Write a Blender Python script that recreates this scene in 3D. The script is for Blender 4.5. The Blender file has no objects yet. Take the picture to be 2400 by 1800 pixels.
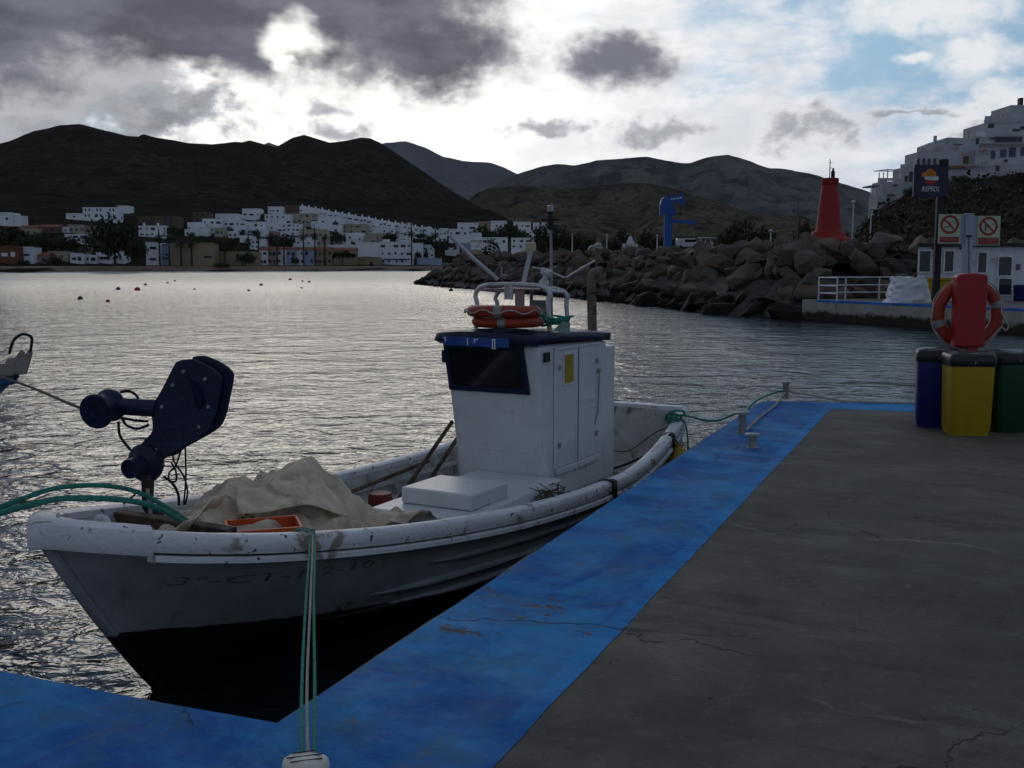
import bpy, bmesh, math, random
from mathutils import Vector, Matrix, noise as mnoise
random.seed(7)
S = bpy.context.scene
C = S.collection
R = math.radians

# ------------------------------------------------------------------ camera
HC = 2.6                                   # eye height above the water (m)
FPX = 2500.0                               # focal length in pixels of the 2400 px wide photograph
TH = math.atan(280 / FPX)                  # downward pitch
cam_d = bpy.data.cameras.new('camera'); cam_d.sensor_width = 36; cam_d.lens = 36 * FPX / 2400
cam_d.clip_start = 0.05; cam_d.clip_end = 40000
cam = bpy.data.objects.new('camera', cam_d); C.objects.link(cam)
cam.location = (0, 0, HC); cam.rotation_euler = (math.pi / 2 - TH, 0, 0)
S.camera = cam
CF = Vector((0, math.cos(TH), -math.sin(TH))); CU = Vector((0, math.sin(TH), math.cos(TH)))
def ray(px, py): return CF + Vector((1, 0, 0)) * ((px - 1200) / FPX) + CU * ((900 - py) / FPX)
def atz(px, py, z):
    d = ray(px, py); return Vector((0, 0, HC)) + d * ((z - HC) / d.z)
def aty(px, py, Y):
    d = ray(px, py); return Vector((0, 0, HC)) + d * (Y / d.y)

# ------------------------------------------------------------------ sky, sun, exposure
SUN_AZ, SUN_EL = R(-11.0), R(11.5)
w = bpy.data.worlds.new('World'); S.world = w; w.use_nodes = True
class G:
    """tiny node-graph helper"""
    def __init__(s, nt): s.nt = nt; s.L = nt.links
    def n(s, t, **k):
        o = s.nt.nodes.new(t)
        for a, b in k.items(): setattr(o, a, b)
        return o
    def put(s, sock, x):
        if isinstance(x, (int, float)): sock.default_value = x
        elif isinstance(x, (tuple, list)):
            v = list(x)
            if sock.type == 'RGBA' and len(v) == 3: v = v + [1]
            sock.default_value = v
        else: s.L.new(x, sock)
    def m(s, op, a, b=0.0, c=0.0, clamp=False):
        o = s.n('ShaderNodeMath', operation=op, use_clamp=clamp)
        s.put(o.inputs[0], a); s.put(o.inputs[1], b); s.put(o.inputs[2], c); return o.outputs[0]
    def ss(s, x, a, b, lo=0.0, hi=1.0):
        o = s.n('ShaderNodeMapRange', interpolation_type='SMOOTHSTEP')
        s.put(o.inputs['Value'], x); s.put(o.inputs['From Min'], a); s.put(o.inputs['From Max'], b)
        s.put(o.inputs['To Min'], lo); s.put(o.inputs['To Max'], hi); return o.outputs[0]
    def mix(s, f, a, b, mode='MIX'):
        o = s.n('ShaderNodeMix', data_type='RGBA', blend_type=mode)
        s.put(o.inputs[0], f); s.put(o.inputs[6], a); s.put(o.inputs[7], b); return o.outputs[2]
    def noise(s, vec, scale, detail=4, rough=0.55, dist=0.0, col=False, dim='3D'):
        o = s.n('ShaderNodeTexNoise', noise_dimensions=dim)
        if vec is not None: s.put(o.inputs['Vector'], vec)
        o.inputs['Scale'].default_value = scale; o.inputs['Detail'].default_value = detail
        o.inputs['Roughness'].default_value = rough; o.inputs['Distortion'].default_value = dist
        return o.outputs['Color' if col else 'Fac']
    def vm(s, op, a, b=None):
        o = s.n('ShaderNodeVectorMath', operation=op); s.put(o.inputs[0], a)
        if b is not None: s.put(o.inputs[3 if op == 'SCALE' else 1], b)
        return o.outputs[1 if op in ('LENGTH', 'DOT_PRODUCT') else 0]
    def xyz(s, v):
        o = s.n('ShaderNodeSeparateXYZ'); s.put(o.inputs[0], v); return o.outputs
    def comb(s, x, y, z):
        o = s.n('ShaderNodeCombineXYZ'); s.put(o.inputs[0], x); s.put(o.inputs[1], y); s.put(o.inputs[2], z); return o.outputs[0]

def build_world():
    nt = w.node_tree; nt.nodes.clear(); g = G(nt)
    out = g.n('ShaderNodeOutputWorld'); bg = g.n('ShaderNodeBackground')
    tc = g.n('ShaderNodeTexCoord').outputs['Generated']
    d = g.vm('NORMALIZE', tc); x, y, z = g.xyz(d)
    sky = g.n('ShaderNodeTexSky', sky_type='NISHITA'); sky.sun_disc = False
    g.put(sky.inputs[0], g.vm('NORMALIZE', g.comb(x, y, g.m('MAXIMUM', z, 0.20))))   # the haze keeps the horizon as pale as the sky above it
    sky.sun_elevation = SUN_EL; sky.sun_rotation = SUN_AZ; sky.air_density = 1.0; sky.dust_density = 0.25; sky.ozone_density = 1.6
    # sky seen by direction: azimuth and elevation in degrees
    az = g.m('MULTIPLY', g.m('ARCTAN2', x, y), 57.2958); el = g.m('MULTIPLY', g.m('ARCSINE', z), 57.2958)
    P = g.comb(az, el, 0.0)
    hz = g.m('MAXIMUM', g.m('ADD', z, 0.16), 0.05)
    flat = g.comb(g.m('DIVIDE', x, hz), g.m('DIVIDE', y, hz), 0.0)
    n1 = g.noise(g.vm('MULTIPLY', P, (1.0, 1.5, 1.0)), 0.34, 3, 0.6, 0.0, col=True, dim='2D')         # ragged outlines
    fine = g.noise(g.vm('MULTIPLY', P, (1.0, 1.4, 1.0)), 0.55, 6, 0.6, 0.0, dim='2D')
    low = g.noise(g.vm('MULTIPLY', P, (1.0, 2.3, 1.0)), 0.17, 4, 0.62, 0.0, col=True, dim='2D')        # broad tone changes
    lx, ly, lz_ = g.xyz(low)
    PW = g.vm('ADD', P, g.vm('MULTIPLY', g.vm('SUBTRACT', n1, (0.5, 0.5, 0.5)), (3.0, 2.0, 0.0)))
    sund = Vector((math.sin(SUN_AZ) * math.cos(SUN_EL), math.cos(SUN_AZ) * math.cos(SUN_EL), math.sin(SUN_EL)))
    ang = g.m('MULTIPLY', g.m('ARCCOSINE', g.m('MINIMUM', g.vm('DOT_PRODUCT', d, tuple(sund)), 0.99999)), 57.2958)
    KD = math.degrees(1 / FPX)
    def union(lst, src):
        r = None
        for cx, cy, rx, ry in lst:
            v = ray(cx, cy).normalized(); a0 = math.degrees(math.atan2(v.x, v.y)); e0 = math.degrees(math.asin(v.z)); rx *= KD; ry *= KD
            o = g.n('ShaderNodeVectorMath', operation='MULTIPLY_ADD'); g.put(o.inputs[0], src); g.put(o.inputs[1], (1 / rx, 1 / ry, 0)); g.put(o.inputs[2], (-a0 / rx, -e0 / ry, 0))
            q = g.vm('LENGTH', o.outputs[0]); r = q if r is None else g.m('SMOOTH_MIN', r, q, 0.3)
        return g.m('SUBTRACT', 1.0, r)
    dark = union([(330, 10, 560, 150), (780, -40, 470, 235), (1000, 120, 270, 112), (560, 90, 340, 100), (-350, 40, 640, 250)], PW)
    lone = union([(1450, 142, 172, 84)], PW)
    left = union([(170, 215, 440, 110), (-300, 260, 420, 190), (60, 300, 300, 60), (380, 265, 170, 50)], PW)
    small = union([(1545, 312, 185, 50), (1900, 300, 230, 60), (775, 252, 60, 28), (795, 318, 110, 34), (2150, 262, 260, 18), (2420, 300, 220, 60), (1290, 300, 160, 22)], PW)
    gap = union([(684, 85, 30, 25), (668, 146, 12, 18), (462, 188, 24, 10)], PW)
    far = g.noise(flat, 0.42, 4, 0.58, 0.0, dim='2D')                                                   # broken cloud, the same weather all round
    inview = g.ss(ang, 30.0, 52.0)
    dgen = g.m('MULTIPLY', g.ss(far, 0.36, 0.54), inview)
    fn = g.m('SUBTRACT', fine, 0.5); gp_ = g.ss(gap, -1.9, 0.5)
    dk = g.m('MULTIPLY_ADD', fn, 0.5, g.m('ADD', dark, 0.07))
    do = g.m('MULTIPLY_ADD', fn, 0.65, g.m('ADD', lone, 0.08))
    dl = g.m('MULTIPLY_ADD', fn, 1.25, left); thin = g.m('SUBTRACT', 1.0, gp_)
    dsm = g.m('MULTIPLY_ADD', fn, 1.8, small)
    # bright thin cloud round the hidden sun, thinning to pale blue
    glow = g.m('MULTIPLY_ADD', g.m('SUBTRACT', lx, 0.5), 1.5, union([(1060, 200, 820, 430), (1600, 340, 700, 120)], P))
    veil = g.ss(glow, -0.15, 0.40)
    vcol = g.mix(1.0, g.mix(g.ss(ang, 27.0, 3.0), (8.6, 8.8, 9.3), (14.0, 13.7, 12.8)), g.mix(g.ss(ly, 0.3, 0.7), (0.86, 0.87, 0.89), (1.08, 1.07, 1.06)), 'MULTIPLY')
    base = g.mix(1.0, g.vm('SCALE', sky.outputs[0], SKY_K), (0.90, 1.0, 1.12), 'MULTIPLY')
    base = g.mix(g.m('MULTIPLY', g.ss(ly, 0.46, 0.72), g.m('SUBTRACT', 0.5, g.m('MULTIPLY', inview, 0.25))), base, (8.4, 8.6, 9.0))
    base = g.mix(g.ss(el, 9.0, 1.0, 0.0, 0.7), base, (6.6, 7.2, 8.1))                          # paler towards the horizon
    c = g.mix(g.m('MULTIPLY', veil, 0.97), base, vcol)
    puff = g.m('MULTIPLY_ADD', fn, 1.2, union([(2180, 18, 250, 72), (2300, 128, 120, 48), (2140, 148, 50, 24), (2370, 250, 150, 56)], PW))
    c = g.mix(g.m('MULTIPLY', g.ss(puff, -0.1, 0.75), 0.85), c, (9.6, 9.6, 9.7))
    # grey clouds: thin rims let light through, thick hearts are dark
    tone = g.ss(lz_, 0.32, 0.68)
    def lay(c, dd, rim, heart, a1, a2, amt):
        col = g.mix(g.ss(dd, a1 * 0.2, a2), rim, heart)
        return g.mix(g.m('MULTIPLY', g.m('MULTIPLY', g.ss(dd, -0.05, a1), amt), thin), c, col)
    c = lay(c, dsm, (8.6, 8.6, 8.9), (3.6, 3.7, 4.2), 0.7, 1.0, 0.85)
    c = lay(c, dl, (4.4, 4.7, 5.4), g.mix(tone, (1.1, 1.2, 1.6), (2.8, 2.95, 3.5)), 0.45, 0.75, 0.88)
    c = lay(c, do, (7.6, 7.5, 7.8), (1.8, 1.85, 2.3), 0.55, 0.75, 0.97)
    c = lay(c, dk, (7.5, 7.3, 7.4), g.mix(tone, (0.9, 0.9, 1.2), (1.75, 1.8, 2.25)), 0.42, 0.62, 0.98)
    gencol = g.mix(g.ss(far, 0.44, 0.68), (2.5, 2.7, 3.2), (1.0, 1.1, 1.4))
    c = g.mix(g.m('MULTIPLY', dgen, 0.9), c, gencol)
    # below the horizon: the dull sea and land beyond the modelled place
    c = g.mix(g.ss(el, -0.3, -1.5), c, (1.2, 1.25, 1.35))
    g.put(bg.inputs[0], c); bg.inputs[1].default_value = 0.1
    g.L.new(bg.outputs[0], out.inputs[0])
SKY_K = 1.05
build_world()
w.cycles.sampling_method = 'MANUAL'; w.cycles.sample_map_resolution = 512
sun_d = bpy.data.lights.new('sun', 'SUN'); sun_d.energy = 0.42; sun_d.angle = R(30); sun_d.color = (1, 0.92, 0.80)
sun = bpy.data.objects.new('sun', sun_d); C.objects.link(sun)
sun.rotation_euler = (R(90) - SUN_EL, 0, math.pi - SUN_AZ); sun.location = (0, 0, 60)
vs = S.view_settings; vs.view_transform = 'Standard'; vs.look = 'None'; vs.gamma = 1; vs.exposure = -0.08; vs.use_curve_mapping = False
S.cycles.max_bounces = 4; S.cycles.diffuse_bounces = 2; S.cycles.glossy_bounces = 2; S.cycles.transmission_bounces = 2
S.cycles.volume_bounces = 0; S.cycles.transparent_max_bounces = 6; S.cycles.sample_clamp_indirect = 4
S.cycles.use_adaptive_sampling = True; S.cycles.adaptive_threshold = 0.02
S.cycles.caustics_reflective = False; S.cycles.caustics_refractive = False

# ------------------------------------------------------------------ materials
MATS = {}
def mat(name, col, rough=0.7, var=0.25, scale=3.0, bump=0.0, bscale=30.0, metal=0.0, col2=None, c2=(0.55, 0.7), s2=1.5, spec=0.4, stretch=(1, 1, 1), third=None, c3=(0.62, 0.68), s3=9.0, streak=None, s4=(0.56, 0.78)):
    """colour with cloudy variation, an optional second colour in patches (wear, dirt, rust) and fine relief"""
    if name in MATS: return MATS[name]
    m = bpy.data.materials.new(name); m.use_nodes = True; MATS[name] = m
    nt = m.node_tree; nt.nodes.clear(); g = G(nt)
    out = g.n('ShaderNodeOutputMaterial'); b = g.n('ShaderNodeBsdfPrincipled'); g.L.new(b.outputs[0], out.inputs[0])
    co = g.n('ShaderNodeTexCoord').outputs['Object']
    if stretch != (1, 1, 1): co = g.vm('MULTIPLY', co, stretch)
    n = g.noise(co, scale, 5, 0.6)
    lo = tuple(c * (1 - var) for c in col); hi = tuple(min(1, c * (1 + var)) for c in col)
    c = g.mix(g.ss(n, 0.25, 0.75), lo, hi)
    if col2 is not None:
        n2 = g.noise(co, s2, 6, 0.65, 0.6)
        c = g.mix(g.ss(n2, c2[0], c2[1]), c, col2)
    if third is not None:
        n3 = g.noise(co, s3, 5, 0.6, 0.3)
        c = g.mix(g.ss(n3, c3[0], c3[1]), c, third)
    if streak is not None:   # run-down dirt
        n4 = g.noise(g.vm('MULTIPLY', co, (4.0, 4.0, 0.45)), 2.4, 5, 0.65); c = g.mix(g.ss(n4, s4[0], s4[1], 0, 0.75), c, streak)
    g.put(b.inputs['Base Color'], c); b.inputs['Roughness'].default_value = rough; b.inputs['Metallic'].default_value = metal
    b.inputs['Specular IOR Level'].default_value = spec
    if bump:
        bp = g.n('ShaderNodeBump'); bp.inputs['Strength'].default_value = min(1, bump); bp.inputs['Distance'].default_value = 0.02
        g.put(bp.inputs['Height'], g.noise(co, bscale, 5, 0.6)); g.L.new(bp.outputs[0], b.inputs['Normal'])
    return m

# ------------------------------------------------------------------ mesh helpers
ORG = {}
def tag(o, label=None, cat=None, group=None, kind=None):
    if label: o['label'] = label
    if cat: o['category'] = cat
    if group: o['group'] = group
    if kind: o['kind'] = kind
    return o
def thing(name, label, cat, loc, group=None):
    o = bpy.data.objects.new(name, None); C.objects.link(o); o.location = loc; o.empty_display_size = 0.2
    ORG[o] = Vector(loc); return tag(o, label, cat, group)
class MB:
    def __init__(s): s.v = []; s.f = []
    def add(s, vs_, fs):
        k = len(s.v); s.v += [Vector(p) for p in vs_]; s.f += [tuple(i + k for i in f) for f in fs]; return s
    def hexa(s, p):   # bottom 4 then top 4, same winding
        return s.add(p, [(0, 3, 2, 1), (4, 5, 6, 7), (0, 1, 5, 4), (1, 2, 6, 5), (2, 3, 7, 6), (3, 0, 4, 7)])
    def box(s, c, d, X=(1, 0, 0), Y=(0, 1, 0), Z=(0, 0, 1)):
        c = Vector(c); X = Vector(X).normalized() * d[0] / 2; Y = Vector(Y).normalized() * d[1] / 2; Z = Vector(Z).normalized() * d[2] / 2
        return s.hexa([c - X - Y - Z, c + X - Y - Z, c + X + Y - Z, c - X + Y - Z, c - X - Y + Z, c + X - Y + Z, c + X + Y + Z, c - X + Y + Z])
    def prism(s, pts, off):
        n = len(pts); pts = [Vector(p) for p in pts]; off = Vector(off)
        fs = [tuple(range(n - 1, -1, -1)), tuple(range(n, 2 * n))] + [(i, (i + 1) % n, n + (i + 1) % n, n + i) for i in range(n)]
        return s.add(pts + [p + off for p in pts], fs)
    def tube(s, path, r, n=8, caps=True):
        path = [Vector(p) for p in path]; rr = r if isinstance(r, (list, tuple)) else [r] * len(path)
        vs_, fs = [], []; up = None
        for i, p in enumerate(path):
            t = (path[min(i + 1, len(path) - 1)] - path[max(i - 1, 0)]).normalized()
            if up is None: up = t.orthogonal().normalized()
            up = (up - t * up.dot(t))
            up = up.normalized() if up.length > 1e-6 else t.orthogonal().normalized()
            q = t.cross(up)
            for j in range(n):
                a = 2 * math.pi * j / n; vs_.append(p + (up * math.cos(a) + q * math.sin(a)) * rr[i])
        for i in range(len(path) - 1):
            for j in range(n): fs.append((i * n + j, i * n + (j + 1) % n, (i + 1) * n + (j + 1) % n, (i + 1) * n + j))
        if caps: fs += [tuple(range(n - 1, -1, -1)), tuple((len(path) - 1) * n + j for j in range(n))]
        return s.add(vs_, fs)
    def lathe(s, prof, c, axis=(0, 0, 1), n=20):
        c = Vector(c); ax = Vector(axis).normalized(); e1 = ax.orthogonal().normalized(); e2 = ax.cross(e1); vs_, fs = [], []
        for r, h in prof:
            for j in range(n):
                a = 2 * math.pi * j / n; vs_.append(c + ax * h + (e1 * math.cos(a) + e2 * math.sin(a)) * r)
        m = len(prof)
        for i in range(m - 1):
            for j in range(n): fs.append((i * n + j, i * n + (j + 1) % n, (i + 1) * n + (j + 1) % n, (i + 1) * n + j))
        fs += [tuple(range(n - 1, -1, -1)), tuple((m - 1) * n + j for j in range(n))]
        return s.add(vs_, fs)
    def torus(s, c, Rr, r, X, Y, n=40, k=12, a0=0.0, a1=2 * math.pi, sq=1.0):
        c = Vector(c); X = Vector(X).normalized(); Y = Vector(Y).normalized(); Z = X.cross(Y); vs_, fs = [], []
        full = abs(a1 - a0) > 6.28; m = n if full else n + 1
        for i in range(m):
            a = a0 + (a1 - a0) * i / n; d = X * math.cos(a) + Y * math.sin(a)
            for j in range(k):
                b = 2 * math.pi * j / k; vs_.append(c + d * (Rr + r * math.cos(b)) + Z * (r * sq * math.sin(b)))
        for i in range(n):
            for j in range(k): fs.append((i * k + j, ((i + 1) % m) * k + j, ((i + 1) % m) * k + (j + 1) % k, i * k + (j + 1) % k))
        return s.add(vs_, fs)
    def grid(s, rows, closed=False):
        nr, nc = len(rows), len(rows[0]); vs_ = [p for r_ in rows for p in r_]; fs = []
        for i in range(nr - 1):
            for j in range(nc if closed else nc - 1):
                fs.append((i * nc + j, i * nc + (j + 1) % nc, (i + 1) * nc + (j + 1) % nc, (i + 1) * nc + j))
        return s.add(vs_, fs)
    def mesh(s, name, org=(0, 0, 0), recalc=True):
        me = bpy.data.meshes.new(name); o = Vector(org); me.from_pydata([p - o for p in s.v], [], s.f)
        if recalc:
            bm = bmesh.new(); bm.from_mesh(me); bmesh.ops.recalc_face_normals(bm, faces=bm.faces); bm.to_mesh(me); bm.free()
        return me
    def build(s, name, m, parent=None, smooth=False, org=None, recalc=True, bevel=0.0, seg=2, angle=40):
        o0 = ORG[parent] if parent is not None else Vector(org or (0, 0, 0))
        me = s.mesh(name, o0, recalc); me.materials.append(m)
        if smooth: me.shade_smooth() if hasattr(me, 'shade_smooth') else None
        ob = bpy.data.objects.new(name, me); C.objects.link(ob)
        if parent is not None: ob.parent = parent
        else: ob.location = o0
        ORG[ob] = o0
        if bevel:
            md = ob.modifiers.new('bevel', 'BEVEL'); md.width = bevel; md.segments = seg; md.limit_method = 'ANGLE'; md.angle_limit = R(angle)
        if smooth:
            try: me.set_sharp_from_angle(angle=R(45))
            except Exception: pass
        return ob
def inst(me, name, parent, loc, scale=(1, 1, 1), rot=(0, 0, 0)):
    """a part that shares mesh data; loc in world coordinates"""
    o = bpy.data.objects.new(name, me); C.objects.link(o)
    if parent is not None: o.parent = parent; o.location = Vector(loc) - ORG[parent]; ORG[o] = ORG[parent]
    else: o.location = loc; ORG[o] = Vector(loc)
    o.scale = scale; o.rotation_euler = rot; return o
def fbm(x, y, z=0.0, o=4): return mnoise.fractal(Vector((x, y, z)), 1.0, 2.0, o)
def lerp(pts, x):
    if x <= pts[0][0]: return pts[0][1]
    for (a, b), (c, d) in zip(pts, pts[1:]):
        if x <= c: return b + (d - b) * (x - a) / (c - a)
    return pts[-1][1]
def curve(pts, n=8):
    """Catmull-Rom through points"""
    P = [Vector(p) for p in pts]; P = [P[0] * 2 - P[1]] + P + [P[-1] * 2 - P[-2]]; out = []
    for i in range(1, len(P) - 2):
        for k in range(n):
            t = k / n; a, b, c, d = P[i - 1], P[i], P[i + 1], P[i + 2]
            out.append(0.5 * ((2 * b) + (c - a) * t + (2 * a - 5 * b + 4 * c - d) * t * t + (3 * b - a - 3 * c + d) * t ** 3))
    return out + [P[-2]]
def text_pts(s, size):
    """(verts, faces) of a line of lettering, lower left at 0,0"""
    cu = bpy.data.curves.new('lettering', 'FONT'); cu.body = s; cu.size = size; cu.resolution_u = 2
    ob = bpy.data.objects.new('lettering', cu); me = bpy.data.meshes.new_from_object(ob)
    v = [Vector(p.co) for p in me.vertices]; f = [tuple(q.vertices) for q in me.polygons]
    bpy.data.objects.remove(ob); bpy.data.curves.remove(cu); bpy.data.meshes.remove(me); return v, f
def text_mb(mb, s, size, o, X, Y, width=None):
    v, f = text_pts(s, size)
    if width:
        k = width / max(p.x for p in v); v = [Vector((p.x * k, p.y, 0)) for p in v]
    o, X, Y = Vector(o), Vector(X), Vector(Y); mb.add([o + X * p.x + Y * p.y for p in v], f)
ORD = ['first', 'second', 'third', 'fourth', 'fifth', 'sixth', 'seventh', 'eighth', 'ninth', 'tenth', 'eleventh', 'twelfth', 'thirteenth', 'fourteenth', 'fifteenth', 'sixteenth', 'seventeenth', 'eighteenth', 'nineteenth', 'twentieth', 'twenty-first', 'twenty-second', 'twenty-third', 'twenty-fourth']

# ------------------------------------------------------------------ the sea
def sea_material():
    m = bpy.data.materials.new('sea_water'); m.use_nodes = True; nt = m.node_tree; nt.nodes.clear(); g = G(nt)
    out = g.n('ShaderNodeOutputMaterial'); b = g.n('ShaderNodeBsdfPrincipled'); g.L.new(b.outputs[0], out.inputs[0])
    b.inputs['Base Color'].default_value = (0.008, 0.016, 0.020, 1); b.inputs['IOR'].default_value = 1.333
    co = g.n('ShaderNodeTexCoord').outputs['Object']
    sx_, sy_, sz_ = g.xyz(co); g.put(b.inputs['Roughness'], g.ss(sy_, 25.0, 220.0, 0.09, 0.36))   # unresolved ripples out on the open bay
    rot = g.n('ShaderNodeMapping'); g.L.new(co, rot.inputs[0]); rot.inputs['Rotation'].default_value = (0, 0, R(12)); rot.inputs['Scale'].default_value = (0.8, 1.0, 1.0)
    v = rot.outputs[0]
    h = g.m('MULTIPLY', g.noise(v, 0.5, 2, 0.5, 0.6), 0.17)
    h = g.m('ADD', h, g.m('MULTIPLY', g.noise(v, 1.9, 3, 0.5, 0.7), 0.10))
    h = g.m('ADD', h, g.m('MULTIPLY', g.noise(v, 6.5, 3, 0.58, 0.6), 0.028))
    # calmer and rougher patches of wind
    gust = g.ss(g.noise(co, 0.06, 3, 0.5), 0.3, 0.7, 0.7, 1.1)
    bp = g.n('ShaderNodeBump'); g.put(bp.inputs['Strength'], gust); bp.inputs['Distance'].default_value = 1.0; g.put(bp.inputs['Height'], h)
    g.L.new(bp.outputs[0], b.inputs['Normal']); return m
mb = MB(); mb.grid([[Vector((x, y, 0)) for x in (-3600, -900, -200, -40, 0, 40, 200, 900, 3600)] for y in (-1850, -200, -20, 0, 20, 60, 200, 420, 620)])
tag(mb.build('sea', sea_material()), kind='structure')

# ------------------------------------------------------------------ hills
def hill_mat(name, a, b, sc, dots=True):
    if not dots: return mat(name, a, 0.95, 0.25, sc, 0.0, col2=b, c2=(0.4, 0.65), s2=sc * 2, spec=0.0)
    return mat(name, a, 0.95, 0.4, sc, 0.0, col2=b, c2=(0.48, 0.62), s2=sc * 3, spec=0.0, third=tuple(x * 0.5 for x in a), c3=(0.50, 0.60), s3=sc * 14)
def hill(name, sil, Dr, Db, zb, m, nx=170, nt=46, rough=1.0, spread=0.75, seed=0.0, p=1.0, spur=0.5):
    """a ridge whose crest follows the skyline points at distance Dr and whose flank runs down towards the bay"""
    crest = [(px, aty(px, py, Dr).z) for px, py in sil]; x0, x1 = sil[0][0], sil[-1][0]; rows = []
    ts = [-0.6, -0.3, -0.12, -0.04] + [i / nt for i in range(nt + 1)]
    for t in ts:
        row = []
        for i in range(nx + 1):
            px = x0 + (x1 - x0) * i / nx; zr = lerp(crest, px); xr = (px - 1200) / FPX * Dr
            D = Dr + (Db - Dr) * t; X = xr * (D / Dr) ** spread
            if t < 0: z = zr * (1 + t * 1.4)
            else:
                q = (1 - t) ** p
                sp = 1 - abs(fbm(xr / (Dr * 0.13) + seed + 0.9 * fbm(xr / (Dr * .2), t * 2, seed), t * 0.9 + seed, seed, 2)) * 2
                z = zb + (zr - zb) * q * (1 - spur * min(1, 3.5 * t) * (1 - 0.3 * t) * 0.5 * max(0, 1 - sp))
            k = Dr * 0.0035 * rough
            z += k * fbm(X / (Dr * 0.02), D / (Dr * 0.02), seed, 5) * (1 if t != 0 else 0.5) * (0.35 + min(1, abs(t) * 6))
            row.append(Vector((X, D, z)))
        rows.append(row)
    mbh = MB(); mbh.grid(rows); o = mbh.build(name, m, smooth=True, org=(0, Dr, 0), recalc=False); tag(o, kind='structure')
    for pl in o.data.polygons: pl.use_smooth = True
    return o
def sc(pts): return [(x * 1.085, y * 1.085) for x, y in pts]
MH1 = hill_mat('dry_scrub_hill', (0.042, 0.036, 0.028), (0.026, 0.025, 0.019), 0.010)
MH2 = hill_mat('haze_toned_far_hill', (0.150, 0.145, 0.140), (0.055, 0.057, 0.062), 0.005, False)  # scrub colour lightened: distance haze painted into the base colour
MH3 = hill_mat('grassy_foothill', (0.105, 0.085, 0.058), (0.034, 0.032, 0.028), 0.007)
MH4 = hill_mat('haze_paled_far_hill', (0.16, 0.165, 0.175), (0.12, 0.125, 0.135), 0.003, False)  # palest bluish grey, haze of the farthest ridge put into its colour
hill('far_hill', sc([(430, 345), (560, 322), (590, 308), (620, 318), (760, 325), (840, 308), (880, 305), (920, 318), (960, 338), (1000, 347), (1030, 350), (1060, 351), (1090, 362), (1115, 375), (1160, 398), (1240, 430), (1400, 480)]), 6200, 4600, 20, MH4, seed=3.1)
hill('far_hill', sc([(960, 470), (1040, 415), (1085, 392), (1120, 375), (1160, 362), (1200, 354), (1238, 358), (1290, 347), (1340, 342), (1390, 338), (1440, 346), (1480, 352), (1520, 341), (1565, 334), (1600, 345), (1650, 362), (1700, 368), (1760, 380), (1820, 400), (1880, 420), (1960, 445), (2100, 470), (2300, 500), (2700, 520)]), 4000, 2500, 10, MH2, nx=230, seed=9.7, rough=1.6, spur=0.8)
hill('foothill', sc([(930, 520), (985, 455), (1030, 418), (1060, 406), (1120, 401), (1200, 405), (1240, 406), (1300, 400), (1390, 395), (1440, 404), (1490, 420), (1560, 440), (1620, 462), (1700, 466), (1745, 480), (1850, 505), (2000, 520)]), 2400, 1500, 5, MH3, nx=150, seed=1.3, rough=0.8)
hill('foothill', sc([(1130, 515), (1160, 470), (1180, 458), (1215, 455), (1260, 468), (1330, 496), (1400, 515)]), 1700, 1100, 4, MH3, nx=60, nt=24, seed=5.5, rough=0.6)
hill('foothill', sc([(1330, 515), (1400, 475), (1440, 462), (1470, 455), (1540, 470), (1580, 474), (1640, 468), (1720, 462), (1760, 480), (1860, 515)]), 1800, 1100, 4, MH3, nx=80, nt=24, seed=8.5, rough=0.6)
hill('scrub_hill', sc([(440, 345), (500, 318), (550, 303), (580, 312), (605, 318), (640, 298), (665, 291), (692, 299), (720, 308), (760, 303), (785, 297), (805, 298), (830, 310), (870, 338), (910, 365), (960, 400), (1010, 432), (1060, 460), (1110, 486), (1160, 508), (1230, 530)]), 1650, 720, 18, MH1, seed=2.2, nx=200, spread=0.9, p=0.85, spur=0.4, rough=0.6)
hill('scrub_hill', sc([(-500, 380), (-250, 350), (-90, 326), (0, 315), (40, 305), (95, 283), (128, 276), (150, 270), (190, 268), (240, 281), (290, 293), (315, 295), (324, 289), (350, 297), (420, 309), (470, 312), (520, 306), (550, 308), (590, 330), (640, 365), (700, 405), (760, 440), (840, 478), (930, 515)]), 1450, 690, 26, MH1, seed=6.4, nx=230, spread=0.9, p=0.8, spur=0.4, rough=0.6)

# ------------------------------------------------------------------ beach and town slope
def shore(X): return 330 + (max(-260, min(X, 40)) + 156) * 0.75
PROF = [(-60, -5), (0, -0.05), (8, 1.5), (22, 1.95), (57, 2.5), (127, 13.5), (217, 25), (337, 41), (470, 58)]
def town_z(X, Y):
    z = lerp(PROF, Y - shore(X)); k = max(0.0, min(1.0, (X + 15) / 55))
    return z * (1 - k) + min(z, 4.0 + max(0, Y - 480) * 0.03) * k
def ground_hit(px, py):
    """where the sight line of a photograph point meets the town slope"""
    d = ray(px, py); prev = None
    for i in range(900):
        Y = 322 + i * 0.6; p = Vector((0, 0, HC)) + d * (Y / d.y)
        if Y > shore(p.x) and p.z <= town_z(p.x, Y): return p
    return aty(px, py, 640)
rows = []
for j in range(60):
    row = []
    for i in range(70):
        X = -480 + i * 10.5; Y = shore(X) - 20 + (j / 59) ** 1.3 * 370
        row.append(Vector((X, Y, town_z(X, Y) + (0.5 * fbm(X * .05, Y * .05, 2) if Y - shore(X) > 60 else 0.12 * fbm(X * .09, Y * .09)))))
    rows.append(row)
mb = MB(); mb.grid(rows)
o = mb.build('town_slope', mat('dry_earth', (0.040, 0.034, 0.026), 0.95, 0.3, 0.05, col2=(0.022, 0.023, 0.015), c2=(0.42, 0.6), s2=0.08, spec=0.0), smooth=True, recalc=False); tag(o, kind='structure')
rows = []
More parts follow.
